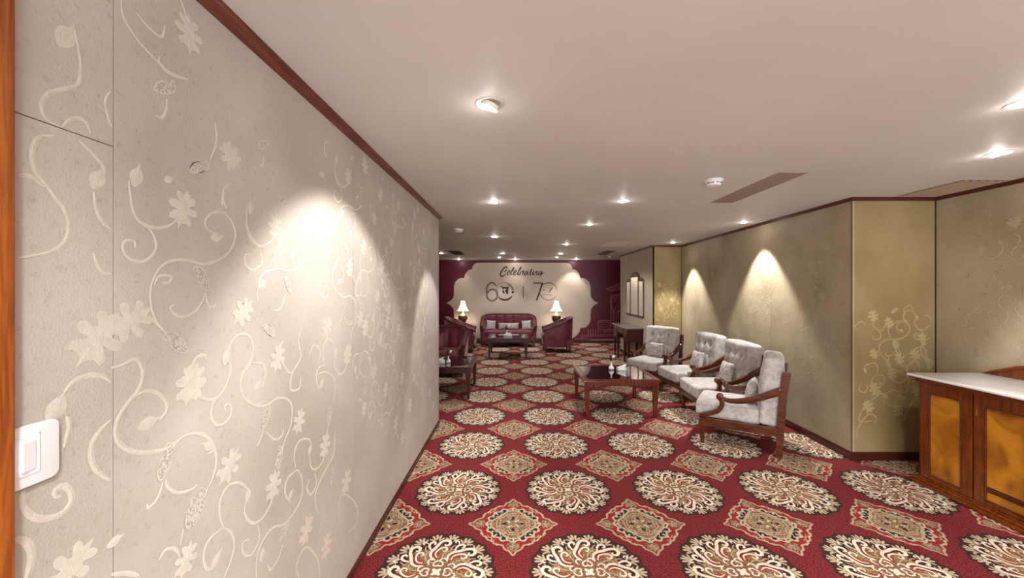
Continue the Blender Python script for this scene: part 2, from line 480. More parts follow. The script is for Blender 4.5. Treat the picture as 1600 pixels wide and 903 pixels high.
    t.flat([P(0.168 + 0.008 * math.cos(16 * 2 * PI * k / 96), 2 * PI * k / 96) for k in range(96)], D, 3 * e, M['c_black'], (0, 0))
    t.flat([P(0.146 + 0.014 * math.cos(4 * 2 * PI * k / 96), 2 * PI * k / 96) for k in range(96)], D, 4 * e, M['c_tan'], (0, 0))
    t.flat([P(0.128 + 0.016 * math.cos(4 * 2 * PI * k / 96), 2 * PI * k / 96) for k in range(96)], D, 5 * e, M['c_lace'], (0, 0))
    def corner(a):
        ca, sa = math.cos(a), math.sin(a)
        return lambda u, v, d: (u * ca - v * sa + h, u * sa + v * ca + h, d)
    for k in range(24):
        L = corner(2 * PI * k / 24)
        t.ribbon([(0.150, 0), (0.174, 0.004)], 0.014, L, 4.5 * e, M['c_grey'], 2, taper=False)
    for k in range(4):
        L = corner(PI / 2 * k)
        t.flat([(0.200, 0.045), (0.245, 0.034), (0.275, 0), (0.245, -0.034), (0.200, -0.045), (0.190, 0)], L, 3.2 * e, M['c_lace'])
        for a in (-0.9, -0.45, 0, 0.45, 0.9):
            t.ribbon([(0.205, 0), (0.205 + 0.045 * math.cos(a), 0.042 * math.sin(a))], 0.007, L, 4 * e, M['c_tan'], 2)
        for r_, w_ in ((0.112, 0.046), (0.090, 0.036), (0.068, 0.026)):
            t.ribbon([(r_ - 0.03, -w_), (r_ - 0.004, -w_ * .8), (r_, 0), (r_ - 0.004, w_ * .8), (r_ - 0.03, w_)], 0.007, L, 6 * e, M['c_tan'], 3)
        t.flat([(0.040, 0), (0.062, 0.014), (0.080, 0), (0.062, -0.014)], L, 6.2 * e, M['c_black'])
        L2 = corner(PI / 2 * k + PI / 4)
        t.ribbon([(0.0, 0), (0.030, 0.006), (0.058, 0)], 0.016, L2, 6.5 * e, M['c_grey'], 3)
        t.ribbon([(0.145, -0.030), (0.128, 0), (0.145, 0.030)], 0.008, L2, 6 * e, M['c_grey'], 3)
        for q_ in (-.075, -.03, .03, .075): t.ribbon([(0.208, q_ - .012), (0.222, q_), (0.208, q_ + .012)], 0.008, L2, 3.6 * e, M['c_grey'], 3)
        t.ribbon([(0.110, -.034), (0.098, 0), (0.110, .034)], 0.010, L2, 6 * e, M['c_tan'], 3)
        t.ribbon([(0.196, -0.040), (0.206, -0.012), (0.196, 0.0), (0.206, 0.012), (0.196, 0.040)], 0.007, L2, 3.5 * e, M['c_tan'], 3)
        t.ribbon([(0.072, -0.022), (0.088, -0.008), (0.082, 0.008), (0.070, 0.020)], 0.008, L2, 6 * e, M['c_olive'], 3)
    t.flat([P(0.022, 2 * PI * k / 12) for k in range(12)], D, 7 * e, M['c_olive'], (0, 0))
    mmap = [b.mi(m) for m in t.mats]
    for i in range(-7, 5):
        for j in range(-4, 12):
            ox, oy = 0.42 + i * TILE, 2.115 + j * TILE
            if ox > 4.0 or ox < -5.2 or oy > 10.9 or oy < -2.3: continue
            if oy < 4.0 and ox < -1.35: continue
            o = len(b.v)
            b.v += [(v[0] + ox, v[1] + oy, v[2]) for v in t.v]
            b.f += [tuple(a + o for a in f) for f in t.f]
            b.m += [mmap[k] for k in t.m]
    o = b.build('floor', recalc=False)
    # make every woven face look up
    bm = bmesh.new(); bm.from_mesh(o.data)
    bmesh.ops.reverse_faces(bm, faces=[f for f in bm.faces if f.normal.z < 0 and f.calc_center_median().z > -0.05])
    bm.to_mesh(o.data); bm.free()
    return tag(o, kind='structure')
carpet()

b = MB(); b.box((-5.6, -2.6, CEIL), (4.3, 11.3, CEIL + 0.15), M['ceiling'])
tag(b.build('ceiling'), kind='structure')

# --- embroidered vine motifs, laid out in metres on a wall (u along the wall, v up)
def lw(px, py):                              # a point of the near left wall
    Y = F * -XL / (805 - px)
    return (Y, 1.6 - (py - 452) / F * Y)
def cr(ox, oy, s): return lambda p: lw(ox + p[0] / s, oy + p[1] / s)
c5, c6, c6b, c4, c7 = cr(0, 300, 2.2575), cr(0, 560, 2.633), cr(300, 500, 2.24), cr(200, 100, 1.806), cr(0, 0, 3.01)
STROKES = [  # (crop, width in m, points)
 (c5, .0085, [(150,-40),(180,0),(225,60),(243,120),(225,180),(170,215),(60,235)]),
 (c5, .0075, [(455,-40),(458,0),(470,70),(500,110),(550,128),(600,118),(640,85)]),
 (c5, .0075, [(505,110),(540,150),(550,200),(520,240),(480,245),(445,225),(433,190),(450,170),(475,175),(475,195)]),
 (c5, .0075, [(765,150),(730,130),(725,100),(750,75),(790,75),(820,110),(830,160),(810,210),(770,240),(720,255),(680,245),(630,240),(580,255),(545,300),(530,360),(540,430),(575,490)]),
 (c5, .0070, [(545,330),(560,300),(605,298),(592,322),(572,318)]),
 (c5, .0070, [(725,355),(710,395),(680,430),(640,440),(610,425),(602,405),(615,400)]),
 (c5, .0065, [(725,360),(735,400),(755,408),(762,392)]),
 (c5, .0070, [(500,450),(530,445),(560,470),(590,500)]),
 (c5, .0075, [(670,650),(675,620),(690,590),(710,575),(728,585)]),
 (c5, .0075, [(690,700),(720,728),(750,735),(780,715),(805,665),(815,620),(800,590)]),
 (c5, .0075, [(800,575),(815,530),(850,503),(885,515),(893,560),(885,600),(855,650),(850,700),(870,740),(900,750),(940,740)]),
 (c5, .0075, [(760,735),(745,780),(760,820),(790,820),(815,785),(812,755),(795,755),(795,775)]),
 (c5, .0100, [(225,710),(260,670),(310,648),(360,650),(390,670)]),
 (c5, .0085, [(330,0),(340,60),(360,105),(390,130)]),
 (c5, .0085, [(330,215),(345,260),(365,285),(390,290)]),
 (c5, .0075, [(610,903),(650,862),(700,855),(745,880),(750,915),(730,925)]),
 (c5, .0090, [(235,790),(243,830),(225,903)]),
 (c5, .0080, [(790,0),(788,30),(800,60)]),
 (c5, .0080, [(870,60),(870,120),(885,170),(910,190)]),
 (c6, .0100, [(455,40),(500,30),(550,5),(575,20),(588,70),(570,130),(530,180),(490,240),(475,300),(490,350),(540,382),(600,388),(670,378),(720,350),(760,320),(790,313)]),
 (c6, .0090, [(555,160),(600,135),(650,145),(683,180),(683,220),(655,255)]),
 (c6, .0110, [(455,255),(410,300),(380,350),(375,410),(400,465),(450,500)]),
 (c6, .0110, [(105,525),(90,570),(100,620),(140,655),(190,660),(250,640),(290,595),(290,550),(260,525),(225,545),(230,570),(250,565)]),
 (c6, .0120, [(60,740),(110,760),(130,810),(120,870),(100,920)]),
 (c6, .0080, [(680,500),(690,530),(730,555),(790,540),(810,520)]),
 (c6, .0080, [(670,510),(655,560),(635,595),(610,615),(605,600)]),
 (c6, .0090, [(455,890),(520,885),(570,895)]),
 (c6, .0080, [(655,830),(680,790),(720,785),(740,820)]),
 (c6, .0060, [(755,700),(740,770)]),
 (c6b, .0080, [(0,165),(15,135),(45,125),(50,142)]),
 (c6b, .0085, [(-10,235),(10,255),(50,280),(90,270),(120,230),(133,180),(130,150)]),
 (c6b, .0085, [(130,120),(140,75),(175,48),(205,65),(213,110),(200,150),(175,195),(173,250),(200,290),(240,303),(270,295),(300,275),(335,280),(350,310),(345,370),(325,420),(310,470),(290,510)]),
 (c6b, .0085, [(85,270),(65,320),(75,360),(105,368),(135,335),(135,300),(115,300),(115,320)]),
 (c6b, .0085, [(210,152),(245,155),(258,185),(245,235)]),
 (c6b, .0075, [(250,385),(235,430),(225,440)]),
 (c6b, .0075, [(255,390),(290,420),(315,405),(318,380)]),
 (c6b, .0090, [(0,400),(40,400),(75,440),(85,500),(70,560),(40,620)]),
 (c6b, .0090, [(110,725),(98,690),(100,630),(130,580),(170,573),(200,600)]),
 (c6b, .0090, [(190,620),(185,680),(215,712),(250,690),(280,630),(290,560)]),
 (c6b, .0085, [(230,715),(235,770),(205,825),(180,815),(178,780),(200,770)]),
 (c6b, .0090, [(110,728),(60,770),(40,830),(55,875),(85,850)]),
 (c6b, .0090, [(110,728),(140,750),(147,800),(130,860),(110,903)]),
 (c6b, .0085, [(362,520),(358,470),(375,425),(410,420),(418,450)]),
 (c6b, .0085, [(410,460),(415,510),(430,525),(455,500),(470,450),(475,380),(490,320)]),
 (c6b, .0085, [(370,525),(335,555),(325,605),(345,640)]),
 (c6b, .0085, [(370,525),(385,560),(380,630),(330,710),(280,730),(240,790),(225,850),(225,903)]),
 (c6b, .0085, [(430,530),(434,580),(415,612),(402,590),(410,560)]),
 (c6b, .0085, [(500,390),(495,470),(450,560),(430,620),(440,680)]),
 (c6b, .0085, [(515,700),(515,640),(530,610),(570,640),(580,700),(545,750)]),
 (c6b, .0080, [(320,780),(300,840),(275,875),(265,855)]),
 (c6b, .0090, [(375,903),(365,860),(400,795),(440,840),(445,903)]),
 (c6b, .0085, [(385,20),(372,70),(380,130),(350,190),(345,245),(375,240),(380,205)]),
 (c6b, .0080, [(320,75),(300,110),(330,175),(350,190)]),
 (c6b, .0080, [(410,130),(425,90),(450,110),(440,150)]),
 (c6b, .0080, [(430,195),(470,185),(500,215),(495,280)]),
 (c4, .0075, [(245,165),(250,220),(230,275)]),
 (c4, .0075, [(335,420),(340,470),(370,515),(405,500),(415,470)]),
 (c4, .0075, [(370,515),(378,560),(355,582),(333,570),(330,540),(345,540)]),
 (c4, .0075, [(490,530),(490,560),(460,585),(420,580),(380,595),(365,640),(365,670)]),
 (c4, .0070, [(445,650),(430,690),(410,697)]),
 (c4, .0070, [(110,100),(108,130),(95,152),(75,145)]),
 (c4, .0070, [(265,400),(270,355),(295,338)]),
 (c4, .0055, [(88,-20),(90,0),(120,30),(170,45)]),
 (c4, .0070, [(385,260),(380,285),(370,290)]),
 (c7, .0055, [(570,0),(580,80),(640,180),(720,270),(800,340),(870,368)]),
 (c7, .0075, [(350,140),(370,240),(380,320),(365,400),(300,420),(230,440),(195,490),(215,560),(290,600)]),
 (c7, .0075, [(290,600),(340,560),(400,570),(425,630)]),
 (c7, .0085, [(260,640),(180,650),(150,720),(165,800),(200,850),(245,903)]),
 (c7, .0080, [(85,825),(150,835),(210,880)]),
 (c7, .0075, [(370,660),(450,740),(490,800),(470,870)]),
 (c7, .0070, [(850,0),(870,60),(890,120)]),
 (c7, .0070, [(640,60),(700,130),(760,175),(775,120)]),
 (c7, .0060, [(520,430),(495,480),(510,560),(525,600)]),
]
OAK = [(c5,(460,455),.075,.5),(c5,(350,515),.085,.9),(c5,(650,60),.06,1.2),(c5,(670,680),.075,1.3),(c6,(290,865),.07,.7),
 (c6,(765,830),.06,1.2),(c6b,(5,215),.07,1.3),(c6b,(375,355),.07,1.1),(c6b,(130,510),.075,.8),(c6b,(285,580),.075,1.4),
 (c6b,(465,440),.08,1.3),(c6b,(400,735),.085,1.0),(c6b,(540,565),.09,1.2),(c6b,(470,790),.08,1.4),(c4,(285,262),.06,2.2),(c4,(155,410),.07,1.3),
 (c4,(415,462),.065,1.4),(c4,(325,700),.07,.7),(c6b,(300,135),.07,1.2),(c7,(1090,730),.06,2.4),(c7,(890,160),.07,1.6),(c6b,(545,120),.08,1.3)]
LEAF = [(c5,(765,160),.045,.3),(c5,(525,815),.05,.2),(c5,(100,92),.05,.3),(c5,(200,760),.055,1.2),(c6b,(120,125),.045,1.3),(c6b,(230,228),.04,.6),
 (c6b,(55,440),.045,2.6),(c6b,(195,610),.045,1.6),(c6b,(85,838),.05,.8),(c6b,(413,452),.045,1.3),(c6b,(345,612),.04,.9),(c6b,(245,820),.045,1.3),
 (c4,(25,315),.05,1.4),(c4,(345,405),.045,1.5),(c4,(380,620),.045,.7),(c4,(465,535),.04,.7),(c6,(610,265),.05,.2),(c6,(475,750),.035,.2),
 (c7,(640,830),.05,1.4),(c7,(460,840),.05,1.2),(c7,(795,845),.03,.5),(c5,(75,490),.035,.3),(c7,(310,170),.055,1.2),(c5,(795,585),.045,1.4)]
PAIS = [(c5,(715,308),.055,2.0),(c5,(625,535),.06,2.3),(c5,(90,380),.05,.2),(c6,(680,430),.062,1.1),(c6,(785,640),.055,1.2),(c6b,(258,340),.06,1.1),
 (c6b,(22,655),.065,1.1),(c6b,(305,485),.06,1.3),(c6b,(322,740),.055,.5),(c6b,(455,720),.05,.4),(c6b,(275,40),.05,2.4),(c6b,(490,550),.05,1.2),
 (c6b,(480,340),.06,1.3),(c4,(102,68),.05,.5),(c4,(200,292),.05,.4),(c4,(452,625),.05,2.0),(c4,(398,752),.05,2.4),(c4,(382,228),.045,.6),(c4,(435,385),.035,.4),(c7,(930,790),.05,.5)]
def motif_lists():
    S = [(w, [f(p) for p in pts]) for f, w, pts in STROKES]
    G = [(k, f(c), s_, a) for k, L in (('oak', OAK), ('leaf', LEAF), ('pais', PAIS)) for f, c, s_, a in L]
    return S, G
def oak_poly(c, s_, a):
    out = []
    prof = [(-.75,.0),(-.55,.06),(-.45,.22),(-.5,.38),(-.32,.42),(-.2,.26),(-.1,.2),(-.1,.42),(.02,.56),(.16,.46),(.14,.24),(.26,.2),(.36,.36),(.5,.36),(.52,.2),(.46,.1),(.7,.0)]
    full = prof + [(x, -y) for x, y in reversed(prof[1:-1])]
    for x, y in catmull([(p[0], p[1], 0) for p in full], 3, True).__iter__() if False else [(p.x, p.y) for p in catmull([(q[0], q[1], 0) for q in full], 3, True)]:
        out.append((c[0] + s_ * (x * math.cos(a) - y * math.sin(a)), c[1] + s_ * (x * math.sin(a) + y * math.cos(a))))
    return out
def leaf_poly(c, s_, a):
    pr = [(-.6,0),(-.35,.26),(0,.34),(.25,.22),(.42,.05),(.7,-.02),(.4,-.12),(.15,-.28),(-.2,-.3)]
    return [(c[0] + s_ * (p.x * math.cos(a) - p.y * math.sin(a)), c[1] + s_ * (p.x * math.sin(a) + p.y * math.cos(a))) for p in catmull([(x, y, 0) for x, y in pr], 3, True)]
def pais_poly(c, s_, a):
    pr = [(-.75,-.1),(-.5,.2),(-.1,.33),(.25,.3),(.5,.12),(.6,.3),(.75,.38),(.85,.25),(.78,.0),(.6,-.2),(.2,-.3),(-.3,-.3)]
    return [(c[0] + s_ * (p.x * math.cos(a) - p.y * math.sin(a)), c[1] + s_ * (p.x * math.sin(a) + p.y * math.cos(a))) for p in catmull([(x, y, 0) for x, y in pr], 3, True)]
S0, G0 = motif_lists()
def vines(mb, plane, u0, u1, v0, v1, shifts, vine, lo=0.0, hi=99.0, h=0.0006):
    for du, dv in shifts:
        for w, pts in S0:
            if not all(lo <= p[0] <= hi for p in pts) and du != 0: continue
            q = [(p[0] + du, p[1] + dv) for p in pts]
            if not all(u0 < p[0] < u1 and v0 < p[1] < v1 for p in q): continue
            mb.ribbon(q, w * 1.15, plane, h, vine, 5, ridge=0.0008)
        for k, c, s_, a in G0:
            if not lo <= c[0] <= hi and du != 0: continue
            c2 = (c[0] + du, c[1] + dv)
            if not (u0 + .04 < c2[0] < u1 - .04 and v0 + .04 < c2[1] < v1 - .04): continue
            if k == 'oak': mb.flat(oak_poly(c2, s_ * 1.15, a), plane, h * 1.4, vine, c2, ridge=0.001)
            elif k == 'leaf': mb.flat(leaf_poly(c2, s_ * .95, a), plane, h * 1.4, vine, c2, ridge=0.001)
            else:
                po = pais_poly(c2, s_ * .9, a)
                mb.flat(po, plane, h * 1.4, M['paisley'] if vine is M['vine'] else M['paisley_gold'], c2, ridge=0.0006)
                mb.ribbon(po, 0.0028, plane, h * 2, vine, 1, closed=True)

def facing(o_):
    return o_
# near left wall: upholstered panels with open joints, facing +X
b = MB()
joints = [0.66, 0.848, 2.10, 3.27, 4.47]
b.box((-1.05, 0.66, 0), (XL - 0.006, 4.466, CEIL), M['seam'])
for i in range(4):
    y0, y1 = joints[i] + (0.0012 if i else 0), joints[i + 1] - (0.0012 if i < 3 else 0)
    if i == 0:
        b.box((XL - 0.03, y0, 0), (XL, y1, 1.921), M['paper_left']); b.box((XL - 0.03, y0, 1.9232), (XL, y1, CEIL), M['paper_left'])
    else: b.box((XL - 0.03, y0, 0), (XL, y1, CEIL), M['paper_left'])
b.box((-1.06, 4.455, 0), (XL - 0.0, 4.47, CEIL), M['paper_left'])
PL = lambda u, v, d: (XL + d, u, v)
vines(b, PL, 0.66, 4.46, 0.06, 2.43, [(0, 0)], M['vine'])
vines(b, PL, 2.12, 4.46, 0.08, 2.42, [(1.22, .03), (2.34, -.05)], M['vine'], 0.86, 2.1)
vines(b, PL, 1.7, 4.46, 1.1, 2.42, [(0.62, .38), (1.5, .42), (2.3, .33)], M['vine'], 1.0, 1.6)
tag(b.build('wall_left', recalc=False), kind='structure')
# the same wall behind the camera, with the doorway frame at the picture's edge
b = MB(); b.box((-1.05, -2.6, 0), (XL, -0.42, CEIL), M['paper_left']); b.box((-1.05, -0.42, 2.12), (XL, 0.62, CEIL), M['paper_left'])
tag(b.build('wall_left_rear'), kind='structure')
b = MB()
b.box((-1.05, 0.575, 0), (-0.882, 0.6615, 2.45), M['wood_door'])
b.box((-1.05, -0.42, 0), (-0.882, -0.34, 2.2), M['wood_door']); b.box((-1.05, -0.34, 2.04), (-0.882, 0.575, 2.12), M['wood_door'])
fr = tag(b.build('door_1', bevel=0.003), kind='structure')
b = MB(); b.box((-1.0, -0.337, 0.01), (-0.96, 0.572, 2.037), M['wood_door'])
for z0, z1 in ((0.15, 0.95), (1.08, 1.9)): b.box((-0.962, -0.22, z0), (-0.95, 0.45, z1), M['wood_side'])
b.build('door_leaf', fr, bevel=0.003)

# mouldings --------------------------------------------------------
def run_trim(name, p0, p1, prof, m, up):
    """prof: (out, height) outline swept from p0 to p1; out is measured to the left of the run"""
    d = (Vector(p1) - Vector(p0)).normalized(); nrm = Vector((-d.y, d.x, 0))
    b = MB(); n = len(prof); v = []
    for p in (p0, p1):
        for o_, z in prof: q = Vector(p) + nrm * o_; v.append((q.x, q.y, z))
    f = [tuple(range(n)), tuple(range(2 * n - 1, n - 1, -1))] + [(i, i + n, (i + 1) % n + n, (i + 1) % n) for i in range(n)]
    b.add(v, f, m)
    return tag(b.build(name, smooth=25), kind='structure')
crown = [(0, CEIL), (0.042, CEIL), (0.042, CEIL - .006), (0.036, CEIL - .008), (0.034, CEIL - .013), (0.025, CEIL - .017), (0.021, CEIL - .024), (0.012, CEIL - .027), (0.009, CEIL - .032), (0, CEIL - .032)]
crown_s = [(0, CEIL), (0.022, CEIL), (0.022, CEIL - .012), (0.014, CEIL - .018), (0.012, CEIL - .030), (0, CEIL - .032)]
skirt = [(0, 0.003), (0.016, 0.003), (0.016, 0.055), (0.012, 0.062), (0.009, 0.075), (0, 0.078)]
skirt_s = [(0, 0.003), (0.013, 0.003), (0.013, 0.012), (0.009, 0.014), (0.009, 0.036), (0.004, 0.042), (0, 0.045)]
run_trim('trim_1', (XL, 4.47, 0), (XL, -2.6, 0), [(o, z) for o, z in crown], M['crown'], 1)
run_trim('baseboard_left', (XL, 4.47, 0), (XL, 0.66, 0), skirt_s, M['base_dark'], 0)

# right hand walls; corners in plan, walked from near to far
R = [(3.93, -2.6), (3.93, 3.50), (3.15, 3.50), (3.26, 7.33), (2.70, 7.33), (2.70, 9.62), (3.45, 9.62), (3.45, 11.1)]
names = ['near_right', 'right_return', 'right', 'right_column', 'right_mirror', 'right_recess', 'right_far']
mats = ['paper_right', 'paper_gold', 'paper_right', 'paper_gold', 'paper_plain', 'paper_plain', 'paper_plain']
seams = {0: [1.2, 2.4], 2: [0.98, 2.42], }
for i in range(7):
    p0, p1 = Vector((*R[i], 0)), Vector((*R[i + 1], 0))
    L = (p1 - p0).length; d = (p1 - p0) / L; nrm = Vector((-d.y, d.x, 0))      # room lies to the left of the walk
    pl = lambda u, v, dd, p0=p0, d=d, nrm=nrm: tuple(p0 + d * u + nrm * dd + Vector((0, 0, v)))
    b = MB()
    cuts = [0] + ([x for x in ([1.05, 2.3, 3.5, 4.7] if i == 0 else [1.16, 2.26] if i == 2 else [])]) + [L]
    def slab(u0, u1, d0, d1, m):
        vv = [pl(u, z, dd) for z in (0, CEIL) for u, dd in ((u0, d0), (u1, d0), (u1, d1), (u0, d1))]
        b.add(vv, [(3, 2, 1, 0), (4, 5, 6, 7), (0, 1, 5, 4), (1, 2, 6, 5), (2, 3, 7, 6), (3, 0, 4, 7)], m)
    slab(0.012 if i in (2, 4, 5) else 0, L - (0.012 if i + 1 in (2, 4, 5) else 0), -0.12, -0.004, M['seam'])
    for k in range(len(cuts) - 1):
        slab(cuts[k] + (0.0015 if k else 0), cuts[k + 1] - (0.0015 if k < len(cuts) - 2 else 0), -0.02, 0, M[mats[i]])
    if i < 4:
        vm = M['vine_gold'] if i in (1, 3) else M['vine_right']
        if i == 1: vines(b, pl, 0.02, L - .02, 0.12, 1.45, [(-1.0, -.05), (-1.45, .1)], vm, 0.86, 2.2)
        elif i == 3: vines(b, pl, 0.02, L - .02, 0.12, 1.75, [(-1.0, .35)], vm, 0.86, 2.2)
        else: vines(b, pl, 0.02, L - .02, 0.12, 2.35, [(-.9 + k * 1.05, .1 * (k % 2)) for k in range(0, 6)], vm, 0.9, 2.0)
    if i in (1,):                              # slim corner beads of the panelled column
        b.box((3.1478, 3.4978, 0), (3.1515, 3.5015, CEIL), M['seam']); b.box((3.922, 3.492, 0), (3.9295, 3.4995, CEIL), M['seam'])
    if i == 3: b.box((3.25, 7.320, 0), (3.2585, 7.3295, CEIL), M['seam'])
    tag(b.build('wall_' + names[i], recalc=False), kind='structure')
    if i < 6:
        run_trim('trim_%d' % (i + 2), pl(-0.0, 0, 0), pl(L + (0.022 if i in (1, 3) else 0), 0, 0), crown_s, M['crown_dark'], 1)
        run_trim('baseboard_' + names[i], pl(0, 0, 0), pl(L + (0.014 if i in (1, 3) else 0), 0, 0), skirt, M['base_dark'], 0)

# far wall and the unseen left side of the lounge
b = MB(); b.box((-5.6, 11.1, 0), (4.3, 11.25, CEIL), M['paper_plain'])
tag(b.build('wall_back'), kind='structure')
b = MB(); b.box((-5.6, 4.3, 0), (-5.45, 11.1, CEIL), M['paper_right']); tag(b.build('wall_left_lounge'), kind='structure')
b = MB(); b.box((-5.45, 4.3, 0), (-1.06, 4.45, CEIL), M['paper_right']); tag(b.build('wall_left_return'), kind='structure')
run_trim('baseboard_back', (3.45, 11.1, 0), (-5.45, 11.1, 0), skirt, M['base_dark'], 0)
b = MB(); b.box((-5.45, 11.07, CEIL - 0.022), (3.45, 11.1, CEIL), M['crown_dark']); tag(b.build('trim_9'), kind='structure')

# ------------------------------------------------------------------ printed mural on the far wall
K = 11.08 / F
def mural():
    t = thing('wall_mural', 'printed mural with cream scalloped panel on wine ground, covering the far wall', 'mural', (0, 11.095, 0))
    pl = lambda u, v, d: (u, -d, v)
    b = MB(); b.box((-5.2, -0.004, 0.085), (3.43, 0.0, CEIL - 0.024), M['mural_wine']); b.build('wine_ground', t)
    def m1(x, y): return ((680 + x / 5.313 - 805) * K, 1.6 - (380 + y / 5.313 - 452) * K)
    half = [(0,165),(370,165),(378,166),(395,172),(408,188),(415,205),(417,218),(440,222),(462,240),(476,262),(483,292),(510,292),(535,302),(556,325),(566,355),(568,380),(568,430),(572,450),(586,470),(605,486),(632,499)]
    right = half + [(x, 998 - y) for x, y in reversed(half[:-1]) if 998 - y < 796] 
    right = [(x, y) for x, y in right]
    last = (440, 776); right = [p for p in right if p[1] <= 776] + [(415, 793), (0, 793)]
    pts = [m1(723 + x, y) for x, y in right[1:-1]] + [m1(723 - x, y) for x, y in reversed(right[1:-1])]
    b = MB(); n = len(pts)
    b.flat(pts, pl, 0.0055, M['mural_cream'], m1(723, 499)); b.build('scalloped_panel', t)
    def m2(p): return ((750 + p[0] / 11.43 - 805) * K, 1.6 - (410 + p[1] / 11.43 - 452) * K)
    s = K / 11.43
    def st(b, pts, w, m, h=0.0065, taper=True, closed=False): b.ribbon([m2(p) for p in pts], w * s, pl, h, m, 6, taper=taper, closed=closed)
    b = MB(); I = M['ink']
    for w, p in [(20, [(480,125),(486,102),(468,86),(438,97),(400,140),(366,195),(362,232),(388,256),(425,242),(462,208)]),
                 (13, [(425,170),(455,158),(480,130)]),
                 (13, [(485,205),(520,192),(540,165),(528,146),(505,168),(485,205),(495,230),(520,224),(548,198)]),
                 (13, [(548,198),(590,145),(606,104),(592,104),(565,170),(555,212),(568,228),(600,203)]),
                 (13, [(600,206),(630,190),(647,165),(638,148),(615,165),(600,205),(610,230),(640,222),(668,195)]),
                 (13, [(668,195),(712,135),(740,95),(724,96),(692,160),(674,212),(688,230),(714,208),(728,178),(716,166),(748,182)]),
                 (13, [(748,182),(768,160),(776,168),(764,200),(752,228)]), (11, [(764,200),(785,170),(800,168)]),
                 (13, [(858,168),(832,160),(800,190),(790,222),(808,226),(838,192),(858,168),(842,208),(850,228),(876,203)]),
                 (13, [(876,203),(912,150),(926,122),(904,185),(892,220),(906,228),(934,200)]), (10, [(888,152),(948,145)]),
                 (13, [(934,200),(960,165),(944,212),(956,228),(982,200)]), (11, [(966,138),(974,134)]),
                 (13, [(992,165),(972,228)]), (12, [(978,205),(1006,170),(1024,166),(1012,205),(1016,228),(1046,200)]),
                 (13, [(1112,166),(1084,160),(1054,190),(1048,216),(1066,220),(1096,188),(1112,166),(1098,205),(1080,250),(1070,272)]), (10, [(1092,222),(1120,205),(1152,186)])]:
        st(b, p, w * 1.22, I)
    b.build('celebrating_lettering', t, recalc=False)
    b = MB()
    st(b, [(288,430),(262,388),(215,370),(160,392),(122,460),(116,560),(132,640),(185,686),(235,686),(290,655),(312,590),(296,525),(250,490),(200,490),(155,515),(128,560)], 31, M['ink_grey'], taper=False)
    def arc(cx, cy, r, a0, a1, n=24): return [(cx + r * math.cos(math.radians(a0 + (a1 - a0) * k / n)), cy - r * math.sin(math.radians(a0 + (a1 - a0) * k / n))) for k in range(n + 1)]
    st(b, arc(445, 525, 158, -5, 215), 9, M['ink_grey'], taper=False); st(b, arc(445, 525, 122, 8, 190), 7, M['ink_grey'], taper=False)
    st(b, arc(445, 525, 141, 10, 75), 20, M['ink_grey'], taper=False); st(b, arc(445, 525, 140, -13, 4, 4), 34, I, taper=False)
    st(b, arc(445, 525, 150, -30, -140), 32, M['ink_wine'], 0.007)
    st(b, [(372,440),(445,452),(518,452)], 22, I, taper=False)
    b.flat([m2(p) for p in [(395,455),(470,455),(508,455),(502,576),(478,570),(470,548),(450,560),(415,560),(396,530),(408,490)]], pl, 0.0062, I)
    st(b, [(440,470),(438,500),(440,532),(462,542)], 18, M['ink_cream'], 0.0072, False); st(b, [(412,492),(468,490)], 15, M['ink_cream'], 0.0072, False)
    st(b, [(385,604),(500,610)], 6, M['ink_grey'])
    b.build('sixty_emblem', t, recalc=False)
    b = MB(); st(b, [(773,428),(773,530),(773,634)], 13, I, taper=False); b.build('divider_bar', t, recalc=False)
    b = MB()
    st(b, [(945,375),(1040,375),(1132,375)], 20, I, taper=False); st(b, [(1118,370),(1065,528),(1010,686)], 27, I, taper=False)
    st(b, arc(1225, 525, 155, 128, 5), 14, M['ink_grey']); st(b, arc(1225, 525, 155, 190, 330), 14, M['ink_grey'])
    st(b, arc(1225, 525, 155, 130, 60, 10), 15, I, 0.0068); st(b, arc(1225, 525, 155, 195, 225, 8), 14, I, 0.0068)
    st(b, [(1125,512),(1142,500),(1158,494)], 10, I); st(b, [(1238,548),(1258,500),(1300,450)], 15, I); st(b, [(1222,500),(1240,482)], 7, I)
    st(b, [(1112,582),(1200,584),(1300,588)], 8, M['ink_grey']); st(b, [(1378,540),(1396,538)], 7, M['ink_grey'])
    b.build('seventy_emblem', t, recalc=False)
    # line drawing of a pillared building on the right
    def m3(p): return ((890 + p[0] / 6.45 - 805) * K, 1.6 - (410 + p[1] / 6.45 - 452) * K)
    b = MB(); sk = K / 6.45
    def ln(p, w=3, m='ink_pink', h=0.0062): b.ribbon([m3(q) for q in p], 1.3 * w * sk, pl, h, M[m], 1, taper=False)
    def fl(p, m='ink_plum', h=0.0052): b.flat([m3(q) for q in p], pl, h, M[m])
    fl([(372,270),(532,205),(640,205),(640,262),(532,262),(420,292)]); ln([(372,270),(532,205),(640,205)], 5); ln([(372,272),(420,292),(532,262),(640,262)], 4)
    fl([(415,340),(532,325),(640,325),(640,395),(532,405),(425,400)]); ln([(412,338),(532,322),(640,322)], 5)
    ln([(415,340),(418,650)], 5); ln([(400,385),(410,412),(418,400)], 4)
    ln([(418,350),(430,460),(448,500)], 4); fl([(418,420),(440,520),(450,650),(430,650)], 'ink_plum')
    for x in (448, 468, 492, 520, 560, 600): ln([(x, 520 if x < 480 else 430), (x, 665)], 4)
    ln([(448,520),(462,450),(490,415),(530,405)], 4); ln([(468,650),(492,450),(530,420)], 3)
    ln([(452,512),(490,500),(520,480)], 3); ln([(420,430),(445,515)], 3)
    for k in range(7): ln([(285, 597 + k * 18), (412, 590 + k * 17)], 3)
    fl([(285,600),(330,583),(412,590),(412,600),(285,610)], 'ink_plum'); ln([(285,600),(330,583),(412,590)], 4)
